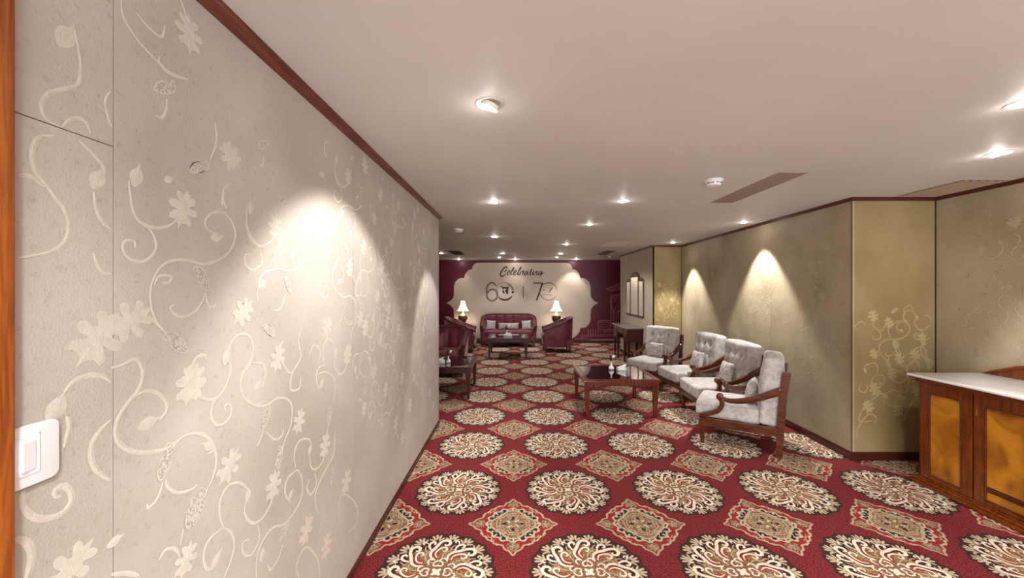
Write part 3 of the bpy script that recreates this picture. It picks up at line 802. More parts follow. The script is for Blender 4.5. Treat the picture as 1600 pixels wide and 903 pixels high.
    ln([(285,597),(285,722)], 3); ln([(412,588),(412,700)], 3)
    for x in (187, 210, 236, 261): ln([(x, 740), (x, 682)], 5); ln([(x, 690), (x, 672)], 2)
    fl([(195,778),(480,770),(640,770),(640,790),(480,796),(198,797)], 'ink_pink'); fl([(285,722),(420,716),(640,716),(640,738),(245,745)], 'ink_plum')
    for y in (738, 752, 812, 828): ln([(120 if y < 770 else 285, y), (640, y - 6)], 3)
    ln([(60,768),(190,770)], 3); ln([(120,738),(122,782)], 3); ln([(342,682),(470,676),(478,700),(350,700),(342,682)], 4)
    for x in range(345, 480, 14): ln([(x, 716), (x + 6, 680)], 2)
    b.build('building_drawing', t, recalc=False)
mural()

# ------------------------------------------------------------------ ceiling fittings
def downlight(x, y, label, aim=(0, 0, -1), watts=30, half=38, r=0.042, blend=0.6, tilt=False, glow=0.22):
    t = thing('recessed_downlight', label, 'ceiling light', (x, y, CEIL), 0, 'recessed lights in the ceiling')
    b = MB(); b.lathe([(r + .016, -0.0005), (r + .016, -0.003), (r + .008, -0.005), (r, -0.003), (r * .92, -0.001)], (0, 0, 0), M['white_metal'], 28)
    b.build('trim_ring', t, smooth=40)
    A = Vector(aim).normalized(); Rm = Vector((0, 0, -1)).rotation_difference(A).to_matrix()
    b = MB(); rr = r * (0.78 if not tilt else 0.72)
    b.lathe([(rr, 0.004), (rr, -0.004), (rr * .8, -0.0065), (0.001, -0.0075)], (0, 0, -0.004 if not tilt else -0.012), M['lamp_emit'], 24, Rm)
    b.build('lens', t, smooth=40)
    if tilt:
        b = MB(); b.lathe([(rr * 1.18, 0.012), (rr * 1.22, -0.006), (rr * 1.05, -0.007), (rr * 1.0, 0.0)], (0, 0, -0.012), M['white_metal'], 24, Rm); b.build('gimbal_cup', t, smooth=40)
    ld = bpy.data.lights.new('downlight_beam', 'SPOT'); ld.energy = watts; ld.color = WARM; ld.spot_size = math.radians(half * 2)
    ld.spot_blend = blend; ld.shadow_soft_size = r * .6
    lo = bpy.data.objects.new('beam', ld); COL.objects.link(lo); lo.parent = t
    lo.location = (A.x * .03, A.y * .03, -0.028); lo.rotation_euler = Vector((0, 0, -1)).rotation_difference(A).to_euler()
    if glow:
        gd = bpy.data.lights.new('downlight_spill', 'POINT'); gd.energy = glow; gd.color = WARM; gd.shadow_soft_size = 0.02
        go = bpy.data.objects.new('spill', gd); COL.objects.link(go); go.parent = t; go.location = (0, 0, -0.06)
    return t
LG = 1.0
downlight(-0.118, 1.73, 'large tilted downlight nearest the camera, turned towards the embroidered left wall', (-.6, .2, -1.3), 66, 42, .050, .35, True)
downlight(-0.218, 3.68, 'downlight near the end of the left wall, second in its row from the camera', (-.3, .2, -1), 55, 31, .046, .35)
downlight(1.045, 3.63, 'bright downlight left of the nearer smoke detector, above the coffee table', (0, 0, -1), 45, 50, .048)
downlight(0.985, 4.96, 'small downlight between the coffee table and the middle of the ceiling', (0, 0, -1), 32, 45, .036)
downlight(2.93, 4.80, 'downlight above the third grey armchair, washing the right wall', (.04, 0, -1), 120, 36, .040, .4)
downlight(2.90, 6.88, 'downlight above the far grey armchair, close to the gold column', (.06, -.08, -1), 120, 34, .040, .4)
downlight(-0.335, 6.10, 'wide bright downlight alone in the middle distance, left of centre', (0, 0, -1), 45, 50, .060)
downlight(0.985, 7.15, 'small downlight left of the square ceiling grille', (.75, .35, -1), 60, 38, .036)
downlight(-0.30, 8.95, 'left of the two wide downlights before the mural wall', (0, 0, -1), 35, 48, .060)
downlight(1.09, 8.98, 'right of the two wide downlights before the mural wall', (0, 0, -1), 35, 48, .060)
downlight(-0.43, 10.1, 'small downlight above the burgundy sofa, just behind the left wide downlight', (0, .3, -1), 24, 40, .040)
downlight(1.12, 10.05, 'small downlight above the right table lamp, just behind the right wide downlight', (0, .3, -1), 24, 40, .040)
downlight(-1.77, 8.95, 'downlight at the edge of the left wall, beside the far left ceiling vent', (0, 0, -1), 45, 48, .050)
downlight(-1.62, 10.75, 'tiny downlight against the mural wall, leftmost of the three there', (0, .15, -1), 5, 40, .034, glow=.5)
downlight(0.0, 10.75, 'tiny downlight against the mural wall, above the lettering', (0, .15, -1), 6, 40, .034, glow=1)
downlight(1.75, 10.75, 'tiny downlight against the mural wall, rightmost of the three there', (-.1, .15, -1), 26, 40, .034, glow=1)
downlight(3.05, 2.36, 'downlight above the sideboard, seen as a bright sliver', (.55, -.1, -1), 45, 34, .046, .5)
downlight(2.34, 1.72, 'downlight cut by the right edge of the picture, nearest on the right', (.3, .1, -1), 40, 45, .046)

def vent(x0, x1, y0, y1, label, m, slats, along='y', inner=None, back='black'):
    t = thing('air_vent', label, 'air vent', ((x0 + x1) / 2, (y0 + y1) / 2, CEIL))
    w, d = (x1 - x0) / 2, (y1 - y0) / 2
    b = MB(); e = .014
    b.box((-w, -d, -.004), (w, -d + e, 0), M[m]); b.box((-w, d - e, -.004), (w, d, 0), M[m])
    b.box((-w, -d + e, -.004), (-w + e, d - e, 0), M[m]); b.box((w - e, -d + e, -.004), (w, d - e, 0), M[m])
    b.build('frame', t)
    b = MB(); b.box((-w + e, -d + e, -.0015), (w - e, d - e, -.0003), M[back]); b.build('duct_opening', t)
    b = MB(); 
    for k in range(slats):
        c = -1 + (2 * k + 1) / slats
        if along == 'y':
            T = Matrix.Translation((c * (w - e), 0, -.0045)) @ Matrix.Rotation(.35, 4, 'Y'); hw = (w - e) / slats * .88
            b.box((-hw, -d + e, -.0006), (hw, d - e, .0006), inner or M[m], T)
        else:
            T = Matrix.Translation((0, c * (d - e), -.0045)) @ Matrix.Rotation(-.2, 4, 'X'); hw = (d - e) / slats * .88
            b.box((-w + e, -hw, -.0006), (w - e, hw, .0006), inner or M[m], T)
    b.build('louvres', t)
vent(1.93, 2.15, 2.74, 3.70, 'long grey slot vent in the ceiling beside the smoke detector', 'vent_grey', 12)
vent(3.50, 3.86, 2.92, 3.44, 'pale slatted vent in the ceiling at the right wall recess', 'vent_pale', 5)
vent(-1.52, -1.25, 8.35, 9.35, 'dark ceiling vent at far left, before the mural', 'vent_dark', 8)
vent(2.02, 2.26, 8.35, 9.35, 'dark ceiling vent at far right, near the wall mirror', 'vent_dark', 8)
vent(1.66, 2.12, 6.76, 7.42, 'square pale ceiling grille with bright slats, above the far coffee table corner', 'white_metal', 5, 'x', None, 'vent_dark')

def smoke(x, y, label, r=.066):
    t = thing('smoke_detector', label, 'smoke detector', (x, y, CEIL))
    b = MB(); b.lathe([(r, 0), (r, -.012), (r * .93, -.016)], (0, 0, 0), M['white_plastic'], 28); b.build('mounting_base', t, smooth=40)
    b = MB(); b.lathe([(r * .82, -.016), (r * .80, -.036), (r * .66, -.046), (.002, -.048)], (0, 0, 0), M['white_plastic'], 28)
    b.build('sensor_housing', t, smooth=40)
    for k in (6, 7, 8, 9):
        a = 2 * PI * k / 10 - .3
        b = MB(); b.box((r * .795, -.012, -.031), (r * .825, .012, -.025), M['black'], Matrix.Rotation(a, 4, 'Z')); b.build('sensor_slot', t)
smoke(1.56, 2.94, 'white round smoke detector beside the long grey vent')
smoke(-0.81, 5.35, 'white round smoke detector near the end of the left wall')
smoke(2.46, 9.75, 'tiny round smoke detector beyond the far right vent', .045)

# light switch on the left wall
t = thing('light_switch', 'white light switch on the embroidered wall beside the orange door frame', 'light switch', (XL, 0.70, 1.292))
def rrect(u0, u1, v0, v1, r, n=5):
    out = []
    for cx, cy, a in ((u1 - r, v1 - r, 0), (u0 + r, v1 - r, 90), (u0 + r, v0 + r, 180), (u1 - r, v0 + r, 270)):
        for k in range(n + 1): q = math.radians(a + 90 * k / n); out.append((cx + r * math.cos(q), cy + r * math.sin(q)))
    return out
SW = lambda u, v, d: (d, u, v)
b = MB(); b.prism(rrect(-.0385, .0400, -.058, .056, .014), SW, 0.0012, .010, M['white_plastic']); b.build('plate', t, smooth=30, bevel=.002)
b = MB(); b.prism(rrect(-.030, .0080, -.036, .036, .002), SW, .0098, .0122, M['white_plastic']); b.build('module', t, bevel=.0006)
b = MB(); b.add([SW(-.020, -.027, .0122), SW(.001, -.027, .0122), SW(.001, .026, .0122), SW(-.020, .026, .0122), SW(-.020, -.027, .0175), SW(.001, -.027, .0135), SW(.001, .026, .0135), SW(-.020, .026, .0175)],
    [(3, 2, 1, 0), (4, 5, 6, 7), (0, 1, 5, 4), (1, 2, 6, 5), (2, 3, 7, 6), (3, 0, 4, 7)], M['white_plastic']); b.build('rocker', t, bevel=.0006)
b = MB(); b.box((.0098, .0084, -.036), (.0106, .0094, .038), M['vent_grey']); b.build('module_gap', t)
b = MB(); b.box((.0, -.036, -.063), (.004, .037, -.0581), M['vent_grey']); b.build('back_box_edge', t)

# ------------------------------------------------------------------ grey armchairs (front = -Y, origin on the floor midway between the front legs)
def grey_chair(label):
    t = thing('armchair', label, 'armchair', (0, 0, 0), 0, 'grey tufted armchairs along the right wall')
    W = 0.30; wd = M['wood_red']
    side = lambda s: (lambda u, v, d: (s * (W + d), u, v))
    b = MB(); 
    b.box((-W + .02, -.012, .185), (W - .02, .022, .262), wd); b.box((-W + .02, .655, .20), (W - .02, .69, .275), wd)
    for s in (-1, 1):
        pl = side(s)
        b.prism([(-.012, .185), (.70, .205), (.70, .282), (-.012, .262)], pl, -.02, .02, wd)
    b.box((-W + .02, .665, .60), (W - .02, .69, .66), wd)
    for k in range(4): b.box((-.2 + k * .133 - .012, .668, .27), (-.2 + k * .133 + .012, .686, .61), wd)
    b.build('seat_frame', t, bevel=.004)
    for s in (-1, 1):
        b = MB(); b.frustum((s * W, .02, 0.004), (.016, .016), (s * W, .015, .19), (.025, .028), wd); b.build('leg', t, bevel=.003)
        b = MB(); pl = side(s)
        b.prism([(.645, .004), (.70, .004), (.715, .30), (.735, .60), (.765, .815), (.705, .815), (.68, .60), (.655, .30)], pl, -.022, .022, wd); b.build('rear_post', t, bevel=.004)
        b = MB()
        mid = catmull([(.20, .492, 0), (.26, .476, 0), (.36, .488, 0), (.48, .530, 0), (.60, .590, 0), (.695, .640, 0)], 5)
        b.band([(p.x, p.y) for p in mid], [.016 + .022 * k / len(mid) for k in range(len(mid))], pl, -.0205, .0205, wd)
        b.build('armrest', t, smooth=40, bevel=.004)
        b = MB()
        mid = catmull([(.178, .500, 0), (.200, .450, 0), (.190, .400, 0), (.150, .350, 0), (.08, .315, 0), (-.008, .285, 0)], 5)
        b.band([(p.x, p.y) for p in mid], [.020, .020] + [.022] * (len(mid) - 6) + [.022, .020, .02, .018], pl, -.022, .022, wd)
        b.prism([(.178 + .032 * math.cos(2 * PI * k / 20), .505 + .032 * math.sin(2 * PI * k / 20)) for k in range(20)], pl, -.029, .029, wd)
        b.prism([(.178 + .014 * math.cos(2 * PI * k / 12), .505 + .014 * math.sin(2 * PI * k / 12)) for k in range(12)], pl, -.034, .034, wd)
        b.build('arm_scroll', t, smooth=40, bevel=.003)
    soft('seat_cushion', t, (.274, .285, .078), .036, (0, .235, .344), M['velvet'], n=22, puff=.010, wob=.003)
    dm = [(x, z, .030, .030) for z in (.19, .03) for x in (-.165, -.055, .055, .165) if not (z < .1 and False)]
    dm = [(x, z, .034, .048) for z in (.19, .03) for x in (-.14, 0, .14)]
    plt = [(x, -.30, .20, .012, .016) for x in (-.14, 0, .14)]
    soft('back_cushion', t, (.284, .084, .328), .036, (0, .612, .605), M['velvet'], tilt=-.08, n=44, puff=.022, dimples=dm, pleats=plt, wob=.004)
    Rm = Matrix.Rotation(-.08, 3, 'X')
    for x, z, _, _ in dm:
        b = MB(); c = Rm @ Vector((x, -.052, z)) + Vector((0, .612, .605)); b.lathe([(.009, 0), (.007, .004), (.001, .006)], c, M['button'], 10, Matrix.Rotation(PI / 2, 3, 'X')); b.build('button', t, smooth=60)
    return t
def face(fx, fy): return math.atan2(fy, fx) + PI / 2      # local -Y turned to (fx, fy)
chairs = [((2.105, 4.165), (-.83, .56), 'nearest grey tufted armchair, turned away to face the far coffee table corner'),
          ((2.245, 4.765), (-.999, .05), 'second grey tufted armchair from the camera, right beside the nearest one'),
          ((2.28, 5.53), (-.995, -.10), 'third grey tufted armchair from the camera, facing the coffee table'),
          ((2.10, 6.20), (-.78, -.625), 'farthest grey tufted armchair, turned towards the camera by the gold column')]
first = None
pils = ['small grey pillow on the nearest grey armchair, seen edge-on', 'small grey pillow on the second grey armchair from the camera',
        'small grey pillow on the third grey armchair from the camera', 'small grey pillow on the farthest grey armchair']
pil0 = None
for k, ((x, y), (fx, fy), lab) in enumerate(chairs):
    rz = face(fx, fy)
    if first is None: first = grey_chair(lab); c = first; c.location = (x, y, 0); c.rotation_euler = (0, 0, rz)
    else: c = dup(first, (x, y, 0), rz, lab)
    if pil0 is None: pil0 = pillow_mesh('throw_pillow', .27, .25, .10, M['velvet_pillow']); p = pil0
    else: p = pil0.copy(); COL.objects.link(p)
    tag(p, pils[k], 'pillow', 'small grey pillows on the armchairs')
    Rz = Matrix.Rotation(rz, 4, 'Z')
    lx = (0.02, -0.03, -0.02, 0.0)[k]
    off = Rz @ Vector((lx, .445, 0))
    p.matrix_world = Matrix.Translation((x + off.x, y + off.y, .548)) @ Rz @ Matrix.Rotation(-.22, 4, 'X')

# ------------------------------------------------------------------ burgundy barrel seats (front = -Y)
def barrel(name, label, cat, W, D, loc, rz, ha=.58, hb=.87, group=None, channels=8):
    t = thing(name, label, cat, loc, rz, group)
    rc = .26; hw = W / 2
    path = []                                  # outer plan line, left front -> back -> right front
    n1 = 16
    for k in range(n1): path.append((-hw, -D / 2 + (D - rc) * k / n1))
    for k in range(9): a = PI - PI / 2 * k / 8; path.append((-hw + rc + rc * math.cos(a), D / 2 - rc + rc * math.sin(a)))
    nb = max(8, int((W - 2 * rc) / .02))
    for k in range(1, nb): path.append((-hw + rc + (W - 2 * rc) * k / nb, D / 2))
    rest = [(-x, y) for x, y in reversed(path[:n1 + 9])]
    path += rest
    N = len(path)
    def nrm(i):
        p, q = path[max(i - 1, 0)], path[min(i + 1, N - 1)]
        d = Vector((q[0] - p[0], q[1] - p[1], 0)).normalized(); return Vector((-d.y, d.x, 0))   # outward
    def hgt(y):
        u = (y + D / 2) / D; return ha + (hb - ha) * min(1, max(0, u)) ** 1.15
    acc = 0; s_at = [0]
    for i in range(1, N): acc += math.dist(path[i], path[i - 1]); s_at.append(acc)
    b = MB(); rows = []
    for i, (x, y) in enumerate(path):
        o = nrm(i); H = hgt(y); p = Vector((x, y, 0))
        ch = abs(math.sin(s_at[i] / acc * PI * (channels + 2)))          # channel tufting
        bul = .036 * (ch ** .5)
        sec = [(0.0, .155), (0.010, .40), (.028, H - .03), (.020, H - .004), (-.012, H), (-.060, H - .015), (-.070 - bul * .5, H - .07), (-.085 - bul, (H + .42) / 2), (-.085 - bul, .46), (-.085, .30), (-.085, .155)]
        rows.append([p + o * a + Vector((0, 0, z)) for a, z in sec])
    m = len(rows[0]); v = [q for r in rows for q in r]
    f = [(i * m + j, i * m + j + 1, (i + 1) * m + j + 1, (i + 1) * m + j) for i in range(N - 1) for j in range(m - 1)]
    f += [tuple(range(m)), tuple((N - 1) * m + j for j in range(m - 1, -1, -1))]
    b.add(v, f, M['burgundy']); b.build('backrest', t, smooth=50)
    b = MB()
    pts = [rows[i][3] + nrm(i) * .004 + Vector((0, 0, .008)) for i in range(N)]
    b.tube(pts, .014, M['wood_dark'], 8); b.tube([r[5] + Vector((0, 0, .006)) for r in rows], .007, M['wood_dark'], 6)
    for e_ in (0, -1):
        q = rows[e_][4]; b.lathe([(.030, -.015), (.036, 0), (.030, .018), (.01, .026)], (q.x - (.01 if e_ == 0 else -.01), q.y - .012, q.z - .004), M['wood_dark'], 14, Matrix.Rotation(PI / 2, 3, 'X'))
    b.build('wooden_rim', t, smooth=60)
    for s in (-1, 1):
        b = MB(); sx = s * (hw - .04)
        b.prism([(-D / 2 - .022, .16), (-D / 2 + .0, .16), (-D / 2 + .0, ha - .03), (-D / 2 - .028, ha - .03), (-D / 2 - .018, .42)], lambda u, v_, d: (sx + d, u, v_), -.032, .032, M['wood_dark'])
        b.build('arm_front', t, bevel=.004)
    soft('seat_cushion', t, (hw - .10, D / 2 - .02, .085), .05, (0, -.075, .375), M['burgundy'], n=18, puff=.012)
    b = MB(); b.box((-hw + .02, -D / 2 + .01, .17), (hw - .02, D / 2 - .03, .295), M['burgundy']); b.box((-hw + .06, -D / 2 - .045, .17), (hw - .06, -D / 2 + .01, .30), M['burgundy']); b.build('seat_base', t, bevel=.008)
    for sx in (-1, 1):
        for sy in (-1, 1):
            b = MB(); cx, cy = sx * (hw - .06), (-D / 2 + .03 if sy < 0 else D / 2 - .08)
            b.frustum((cx + sx * .01, cy + sy * .015, .004), (.017, .017), (cx, cy, .175), (.032, .032), M['wood_dark']); b.build('leg', t, bevel=.003)
    return t
barrel('sofa', 'burgundy three-seat sofa with wooden rim below the mural lettering', 'sofa', 1.52, .70, (-.187, 10.62, 0), 0, group=None, channels=9)
barrel('sofa', 'burgundy sofa facing the camera, half hidden by the end of the left wall', 'sofa', 1.55, .72, (-1.70, 7.12, 0), 0, channels=9)
barrel('barrel_armchair', 'burgundy barrel armchair on the right, showing its side before the right lamp', 'armchair', .74, .70, (1.10, 9.72, 0), -PI / 2, group='burgundy armchairs facing each other', channels=5)
barrel('barrel_armchair', 'burgundy barrel armchair on the left, behind the half hidden sofa', 'armchair', .74, .70, (-1.43, 9.72, 0), PI / 2, group='burgundy armchairs facing each other', channels=5)

def put_pillow(w, h, th, m, loc, rz, tilt, label, roll=0.0):
    p = pillow_mesh('throw_pillow', w, h, th, m, seed=loc[0] * 3)
    p.matrix_world = Matrix.Translation(loc) @ Matrix.Rotation(rz, 4, 'Z') @ Matrix.Rotation(tilt, 4, 'X') @ Matrix.Rotation(roll, 4, 'Y')
    return tag(p, label, 'pillow')
put_pillow(.27, .27, .10, M['pillow_white'], (-.68, 10.50, .59), .12, -.25, 'pale printed square pillow at the left end of the mural sofa', .08)
put_pillow(.27, .27, .10, M['pillow_white'], (.31, 10.50, .59), -.12, -.25, 'pale printed square pillow at the right end of the mural sofa', -.08)
put_pillow(.60, .19, .12, M['pillow_pink'], (-.19, 10.52, .555), 0, -.2, 'long silvery bolster pillow in the middle of the mural sofa')
put_pillow(.40, .32, .13, M['burgundy'], (-1.52, 7.0, .615), 0, -.25, 'burgundy pillow on the half hidden sofa at left')

# ------------------------------------------------------------------ coffee tables
def coffee_table(label, loc, w, d, wood, h=.475):
    t = thing('coffee_table', label, 'coffee table', loc, 0, 'glass-topped coffee tables')
    b = MB(); x, y = w / 2, d / 2; e = .075
    prof = [(0, h - .032), (0, h - .020), (.006, h - .012), (.004, h - .004), (.012, h), (e - .012, h), (e, h - .005), (e, h - .032)]
    ring = []
    for o_, z in prof: ring.append([(-x + o_, -y + o_, z), (x - o_, -y + o_, z), (x - o_, y - o_, z), (-x + o_, y - o_, z)])
    v = [p for r in ring for p in r]; n = len(prof)
    f = [(i * 4 + k, i * 4 + (k + 1) % 4, ((i + 1) % n) * 4 + (k + 1) % 4, ((i + 1) % n) * 4 + k) for i in range(n) for k in range(4)]
    b.add(v, f, wood); b.build('top_frame', t)
    b = MB(); b.box((-x + e - .004, -y + e - .004, h - .012), (x - e + .004, y - e + .004, h - .004), M['black_glass']); b.build('glass_top', t)
    b = MB(); q = .035
    b.box((-x + q, -y + q, h - .085), (x - q, -y + q + .02, h - .032), wood); b.box((-x + q, y - q - .02, h - .085), (x - q, y - q, h - .032), wood)
    b.box((-x + q, -y + q, h - .085), (-x + q + .02, y - q, h - .032), wood); b.box((x - q - .02, -y + q, h - .085), (x - q, y - q, h - .032), wood)
    b.build('apron', t, bevel=.002)
    for sx in (-1, 1):
        for sy in (-1, 1):
            b = MB(); cx, cy = sx * (x - .055), sy * (y - .055)
            b.frustum((cx, cy, .004), (.018, .018), (cx, cy, h - .10), (.033, .033), wood); b.frustum((cx, cy, h - .10), (.036, .036), (cx, cy, h - .033), (.036, .036), wood)
            b.frustum((cx, cy, h - .108), (.039, .039), (cx, cy, h - .098), (.039, .039), wood)
            b.build('leg', t, bevel=.002)
    return t
coffee_table('reddish coffee table with dark glass top before the grey armchairs', (1.325, 5.09, 0), .96, .93, M['wood_table'])
coffee_table('dark coffee table half hidden by the end of the left wall', (-1.11, 5.84, 0), .97, .95, M['wood_dark'])
coffee_table('dark glass-topped coffee table before the mural sofa', (-.17, 8.98, 0), .95, .95, M['wood_dark'])
H = .4715
def vase(label, loc, s=1.0, lily=True):
    t = thing('bud_vase', label, 'vase', loc)
    b = MB(); b.lathe([(.018 * s, 0), (.030 * s, .006 * s), (.034 * s, .022 * s), (.026 * s, .040 * s), (.010 * s, .056 * s), (.0085 * s, .085 * s), (.012 * s, .098 * s), (.008 * s, .098 * s)], (0, 0, 0), M['ceramic'], 20); b.build('vase_body', t, smooth=60)
    b = MB(); b.tube(catmull([(0, 0, .09 * s), (.004, 0, .12 * s), (.018 * s, 0, .145 * s)], 4), .0025, M['leaf'], 6)
    for a, l_, z in ((2.6, .035, .11), (3.6, .03, .12), (1.2, .025, .105)):
        p = [(0, 0, z * s), (math.cos(a) * l_ * .6 * s, math.sin(a) * l_ * .6 * s, (z + .02) * s), (math.cos(a) * l_ * s, math.sin(a) * l_ * s, (z + .018) * s)]
        b.tube(catmull(p, 3), [.003, .008 * s, .011 * s, .012 * s, .009 * s, .005 * s, .001][:len(catmull(p, 3))], M['leaf'], 6)
    b.build('stems', t, smooth=60)
    T = Matrix.Rotation(.75, 3, 'Y')
    b = MB(); b.lathe([(.002, -.022 * s), (.012 * s, -.010 * s), (.017 * s, .004 * s), (.012 * s, .020 * s), (.002, .028 * s)], (.026 * s, 0, .155 * s), M['petal'], 12, T); b.build('white_bloom', t, smooth=60)
    b = MB(); b.lathe([(.002, -.014 * s), (.011 * s, -.004 * s), (.013 * s, .006 * s), (.002, .016 * s)], (-.008 * s, .004, .160 * s), M['petal_red'], 10); b.build('red_bloom', t, smooth=60)
    return t
def tissue_box(label, loc, rz=0, w=.125, d=.085, h=.045):
    t = thing('tissue_box', label, 'tissue box', loc, rz)
    b = MB(); b.prism(rrect(-w / 2, w / 2, -d / 2, d / 2, .018), XY, 0, h, M['ceramic']); b.build('box_body', t, bevel=.006, smooth=40)
    b = MB(); V = []; n = 7
    for i in range(n):                        # a folded tissue pulled up through the slot
        u = i / (n - 1)
        for k, (yy, zz) in enumerate(((-.012, 0), (-.020, .018), (-.004, .036), (.010, .030), (.018, .012), (.012, 0))):
            V.append((-.045 + u * .09 + zz * .9, yy * (1 - .5 * u), h + zz * (.45 + .9 * u) * (1 if i < n - 1 else .8)))
    f = [(i * 6 + k, i * 6 + (k + 1) % 6, (i + 1) * 6 + (k + 1) % 6, (i + 1) * 6 + k) for i in range(n - 1) for k in range(6)]
    f += [tuple(range(6)), tuple((n - 1) * 6 + k for k in range(5, -1, -1))]
    b.add(V, f, M['tissue']); b.build('tissue', t, smooth=50)
    return t
vase('white bud vase with a lily on the reddish coffee table', (1.345, 5.24, H), 1.15)
tissue_box('white tissue box beside the vase on the reddish coffee table', (1.475, 5.20, H), .1)
vase('white bud vase on the half hidden coffee table at left', (-1.02, 5.72, H), 1.1)
tissue_box('white tissue box on the half hidden coffee table at left', (-1.15, 5.68, H), -.1, .16, .10, .055)
vase('white bud vase with a pale bloom on the far coffee table', (-.20, 9.02, H), 1.5)
tissue_box('white tissue box on the far coffee table before the mural sofa', (-.17, 8.84, H), .0, .20, .13, .06)

# ------------------------------------------------------------------ side tables and lamps
def side_table(label, loc):
    t = thing('side_table', label, 'side table', loc, 0, 'side tables beside the mural sofa')
    b = MB(); b.box((-.25, -.25, .53), (.25, .25, .56), M['wood_dark']); b.build('table_top', t, bevel=.006)
    b = MB(); b.box((-.22, -.22, .44), (.22, .22, .53), M['wood_dark']); b.box((-.21, -.21, .14), (.21, .21, .16), M['wood_dark']); b.build('apron', t, bevel=.003)
    for sx in (-1, 1):
        for sy in (-1, 1):
            b = MB(); b.frustum((sx * .20, sy * .20, .004), (.014, .014), (sx * .20, sy * .20, .45), (.022, .022), M['wood_dark']); b.build('leg', t)
def table_lamp(label, loc):
    t = thing('table_lamp', label, 'lamp', loc, 0, 'table lamps beside the mural sofa')
    b = MB(); b.lathe([(.070, 0), (.070, .015), (.050, .030), (.052, .045), (.085, .10), (.125, .18), (.135, .235), (.118, .285), (.070, .310), (.045, .320)], (0, 0, 0), M['brass'], 32); b.build('urn_base', t, smooth=50)
    b = MB(); b.lathe([(.040, .318), (.034, .345), (.018, .355), (.012, .40), (.010, .46)], (0, 0, 0), M['ceramic'], 16); b.build('neck', t, smooth=50)
    b = MB(); pr = [(.178, .415), (.142, .455), (.110, .52), (.082, .61), (.062, .695)]
    n = 32; v = []
    for r_, z in pr + [(r_ - .004, z) for r_, z in reversed(pr)]:
        for k in range(n): a = 2 * PI * k / n; v.append((r_ * math.cos(a), r_ * math.sin(a), z))
    L_ = len(pr) * 2
    f = [(i * n + k, i * n + (k + 1) % n, ((i + 1) % L_) * n + (k + 1) % n, ((i + 1) % L_) * n + k) for i in range(L_) for k in range(n)]
    b.add(v, f, M['shade']); b.build('lamp_shade', t, smooth=60)
    b = MB(); b.lathe([(.022, .455), (.026, .48), (.016, .52), (.002, .535)], (0, 0, 0), M['lamp_emit'], 12); b.build('bulb', t, smooth=60)
    ld = bpy.data.lights.new('lamp_glow', 'POINT'); ld.energy = 5; ld.color = (1, .86, .68); ld.shadow_soft_size = .04
    lo = bpy.data.objects.new('bulb_light', ld); COL.objects.link(lo); lo.parent = t; lo.location = (0, 0, .56)
side_table('dark side table under the left table lamp', (-1.49, 10.66, 0)); side_table('dark side table under the right table lamp', (1.17, 10.66, 0))
table_lamp('lit lamp with white bell shade and brass urn, left of the mural sofa', (-1.49, 10.66, .561))
table_lamp('lit lamp with white bell shade and brass urn, right of the mural sofa', (1.17, 10.66, .561))

# ------------------------------------------------------------------ console table and mirror on the projecting wall
t = thing('console_table', 'dark red console table with grey stone top under the wall mirror', 'console table', (2.51, 8.45, 0))
b = MB(); b.box((-.17, -.60, .755), (.185, .60, .782), M['stone_grey']); b.build('stone_top', t, bevel=.004)
b = MB(); b.box((-.14, -.56, .47), (.17, -.24, .754), M['wood_dark']); b.box((-.14, .24, .47), (.17, .56, .754), M['wood_dark']); b.box((-.13, -.24, .60), (.17, .24, .754), M['wood_dark']); b.build('cabinet_body', t, bevel=.004)
for y0, y1, z0 in ((-.54, -.26, .49), (.26, .54, .49), (-.22, .22, .62)):
    b = MB(); b.box((-.152, y0, z0), (-.135, y1, .735), M['wood_dark']); d = b.build('drawer', t, bevel=.003)
    b = MB(); b.lathe([(.006, 0), (.006, .012), (.013, .018), (.011, .026), (.001, .028)], (-.152, (y0 + y1) / 2, (z0 + .735) / 2), M['brass'], 10, Matrix.Rotation(-PI / 2, 3, 'Y')); b.build('knob', d, smooth=50)
for x_ in (-.115, .145):
    for y_ in (-.535, -.265, .265, .535):
        b = MB(); b.frustum((x_, y_, .004), (.014, .014), (x_, y_, .472), (.024, .024), M['wood_dark']); b.build('leg', t, bevel=.002)

t = thing('wall_mirror', 'three-panel mirror with dark arched frame above the console table', 'mirror', (2.70, 8.42, 0))
MP = lambda u, v, d: (-d, u, v)
zb = .99
outline = [(-.58, zb), (.58, zb), (.58, 1.80), (.44, 1.83), (.30, 1.85), (.27, 1.90), (.20, 1.95), (.10, 1.98), (0, 1.985), (-.10, 1.98), (-.20, 1.95), (-.27, 1.90), (-.30, 1.85), (-.44, 1.83), (-.58, 1.80)]
b = MB(); b.prism(outline, MP, .001, .022, M['mirror_frame']); b.build('frame', t, bevel=.004)
for u0, u1, z1 in ((-.545, -.30, 1.76), (-.255, .255, 1.86), (.30, .545, 1.76)):
    b = MB(); b.box((-.0262, u0, zb + .04), (-.0225, u1, z1), M['mirror']); b.build('mirror_glass', t)
b = MB()
for u in (-.278, .278): b.box((-.034, u - .018, zb + .02), (-.0222, u + .018, 1.85), M['mirror_frame'])
for u0, u1, z in ((-.58, .58, zb + .016), (-.58, -.28, 1.78), (.28, .58, 1.78), (-.28, .28, 1.885)): b.box((-.034, u0, z - .016), (-.0222, u1, z + .016), M['mirror_frame'])
b.build('glazing_bars', t, bevel=.003)

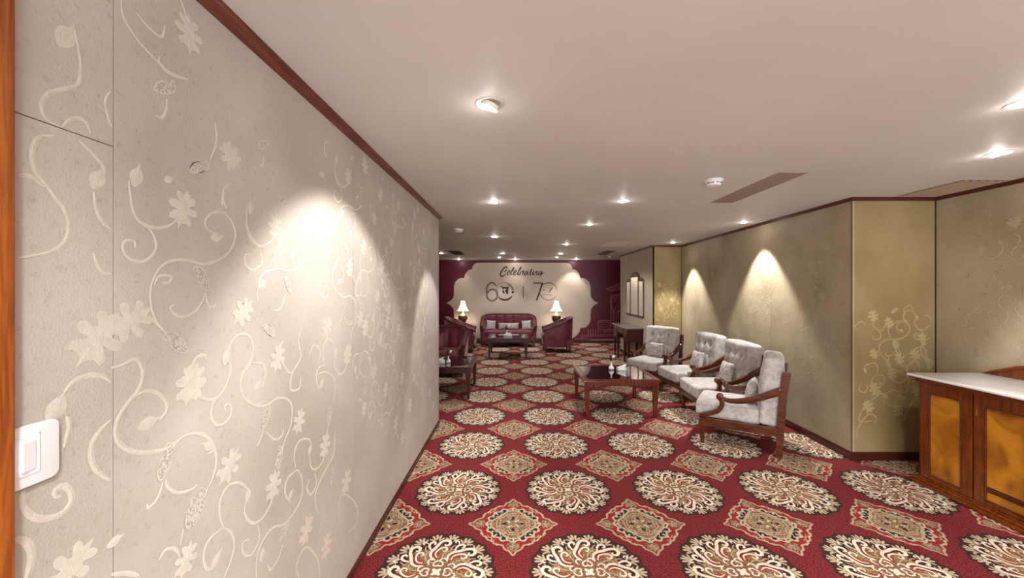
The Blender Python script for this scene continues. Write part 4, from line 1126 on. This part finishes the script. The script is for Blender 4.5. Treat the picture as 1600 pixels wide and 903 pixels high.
# ------------------------------------------------------------------ marble-topped sideboard
t = thing('sideboard', 'honey and mahogany sideboard with white marble top at right edge', 'sideboard', (3.90, 3.13, 0))
LN = 1.52; w_ = M['wood_side']                # runs towards the camera: local y from 0 to -LN; local x negative is the front
b = MB(); b.box((-.545, -LN + .02, .055), (0, -.02, .865), w_); b.build('carcass', t, bevel=.003)
b = MB(); b.prism(rrect(-.635, .015, -LN - .03, .0, .012), XY, .882, .902, M['marble']); b.build('marble_top', t, bevel=.005, smooth=35)
b = MB(); b.prism([(-.62, .882), (-.625, .874), (-.600, .868), (-.592, .858), (-.570, .852), (-.565, .835), (-.545, .830), (-.54, .882)], lambda u, v, d: (u, d, v), -LN, -.012, w_)
b.box((-.545, -LN, .85), (0.01, -.006, .882), w_); b.build('cornice', t, smooth=30)
b = MB(); b.box((-.60, -LN - .01, .004), (.01, 0, .030), w_); b.box((-.585, -LN, .030), (.005, -.005, .050), w_); b.box((-.568, -LN + .01, .050), (0, -.012, .064), w_); b.build('plinth', t, bevel=.006, seg=3)
b = MB(); sp = []
for k in range(25):
    u = k / 24; s_ = math.sin(PI * min(1, u * 1.0)); y_ = -u * (LN - .02) - .01
    sp.append((y_, .902 + .115 * min(1, (s_ * 1.9)) ** 1.0 + .05 * max(0, s_ - .5)))
b.prism([(-.01, .9025)] + sp[1:-1] + [(-LN + .01, .9025)], lambda u, v, d: (d, u, v), -.022, .012, w_)
mid = [(q[0], q[1] - .010) for q in sp[1:-1]]
b.band(mid, .009, lambda u, v, d: (d, u, v), -.034, .012, w_)
b.build('arched_backsplash', t, smooth=35)
dw = (LN - .08) / 4
for k in range(4):
    y1 = -.045 - k * dw; y0 = y1 - dw + .012
    b = MB(); st_ = .062
    b.box((-.563, y0, .068), (-.545, y0 + st_, .835), w_); b.box((-.563, y1 - st_, .068), (-.545, y1, .835), w_)
    b.box((-.563, y0 + st_, .068), (-.545, y1 - st_, .100), w_); b.box((-.563, y0 + st_, .765), (-.545, y1 - st_, .835), w_)
    d = b.build('door', t, bevel=.002)
    b = MB(); b.box((-.553, y0 + st_ - .002, .098), (-.546, y1 - st_ + .002, .768), M['burl']); b.build('burl_panel', d)
    b = MB(); e_ = .008
    for (a0, a1, c0, c1) in ((y0 + st_, y1 - st_, .100, .100 + e_), (y0 + st_, y1 - st_, .765 - e_, .765), (y0 + st_, y0 + st_ + e_, .100 + e_, .765 - e_), (y1 - st_ - e_, y1 - st_, .100 + e_, .765 - e_)):
        b.box((-.566, a0, c0), (-.553, a1, c1), M['wood_red'])
    b.build('panel_bead', d, bevel=.002)
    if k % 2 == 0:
        b = MB(); b.lathe([(.007, 0), (.007, .003), (.002, .004)], (-.563, y0 + .022, .50), M['brass'], 10, Matrix.Rotation(-PI / 2, 3, 'Y')); b.build('keyhole', d)
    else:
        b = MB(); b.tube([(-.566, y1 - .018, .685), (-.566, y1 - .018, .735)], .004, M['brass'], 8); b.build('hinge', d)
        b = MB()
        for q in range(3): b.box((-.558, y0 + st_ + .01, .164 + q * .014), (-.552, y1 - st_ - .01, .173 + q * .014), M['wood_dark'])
        b.build('dark_bars', d)  # three thin dark bars across the lower panel
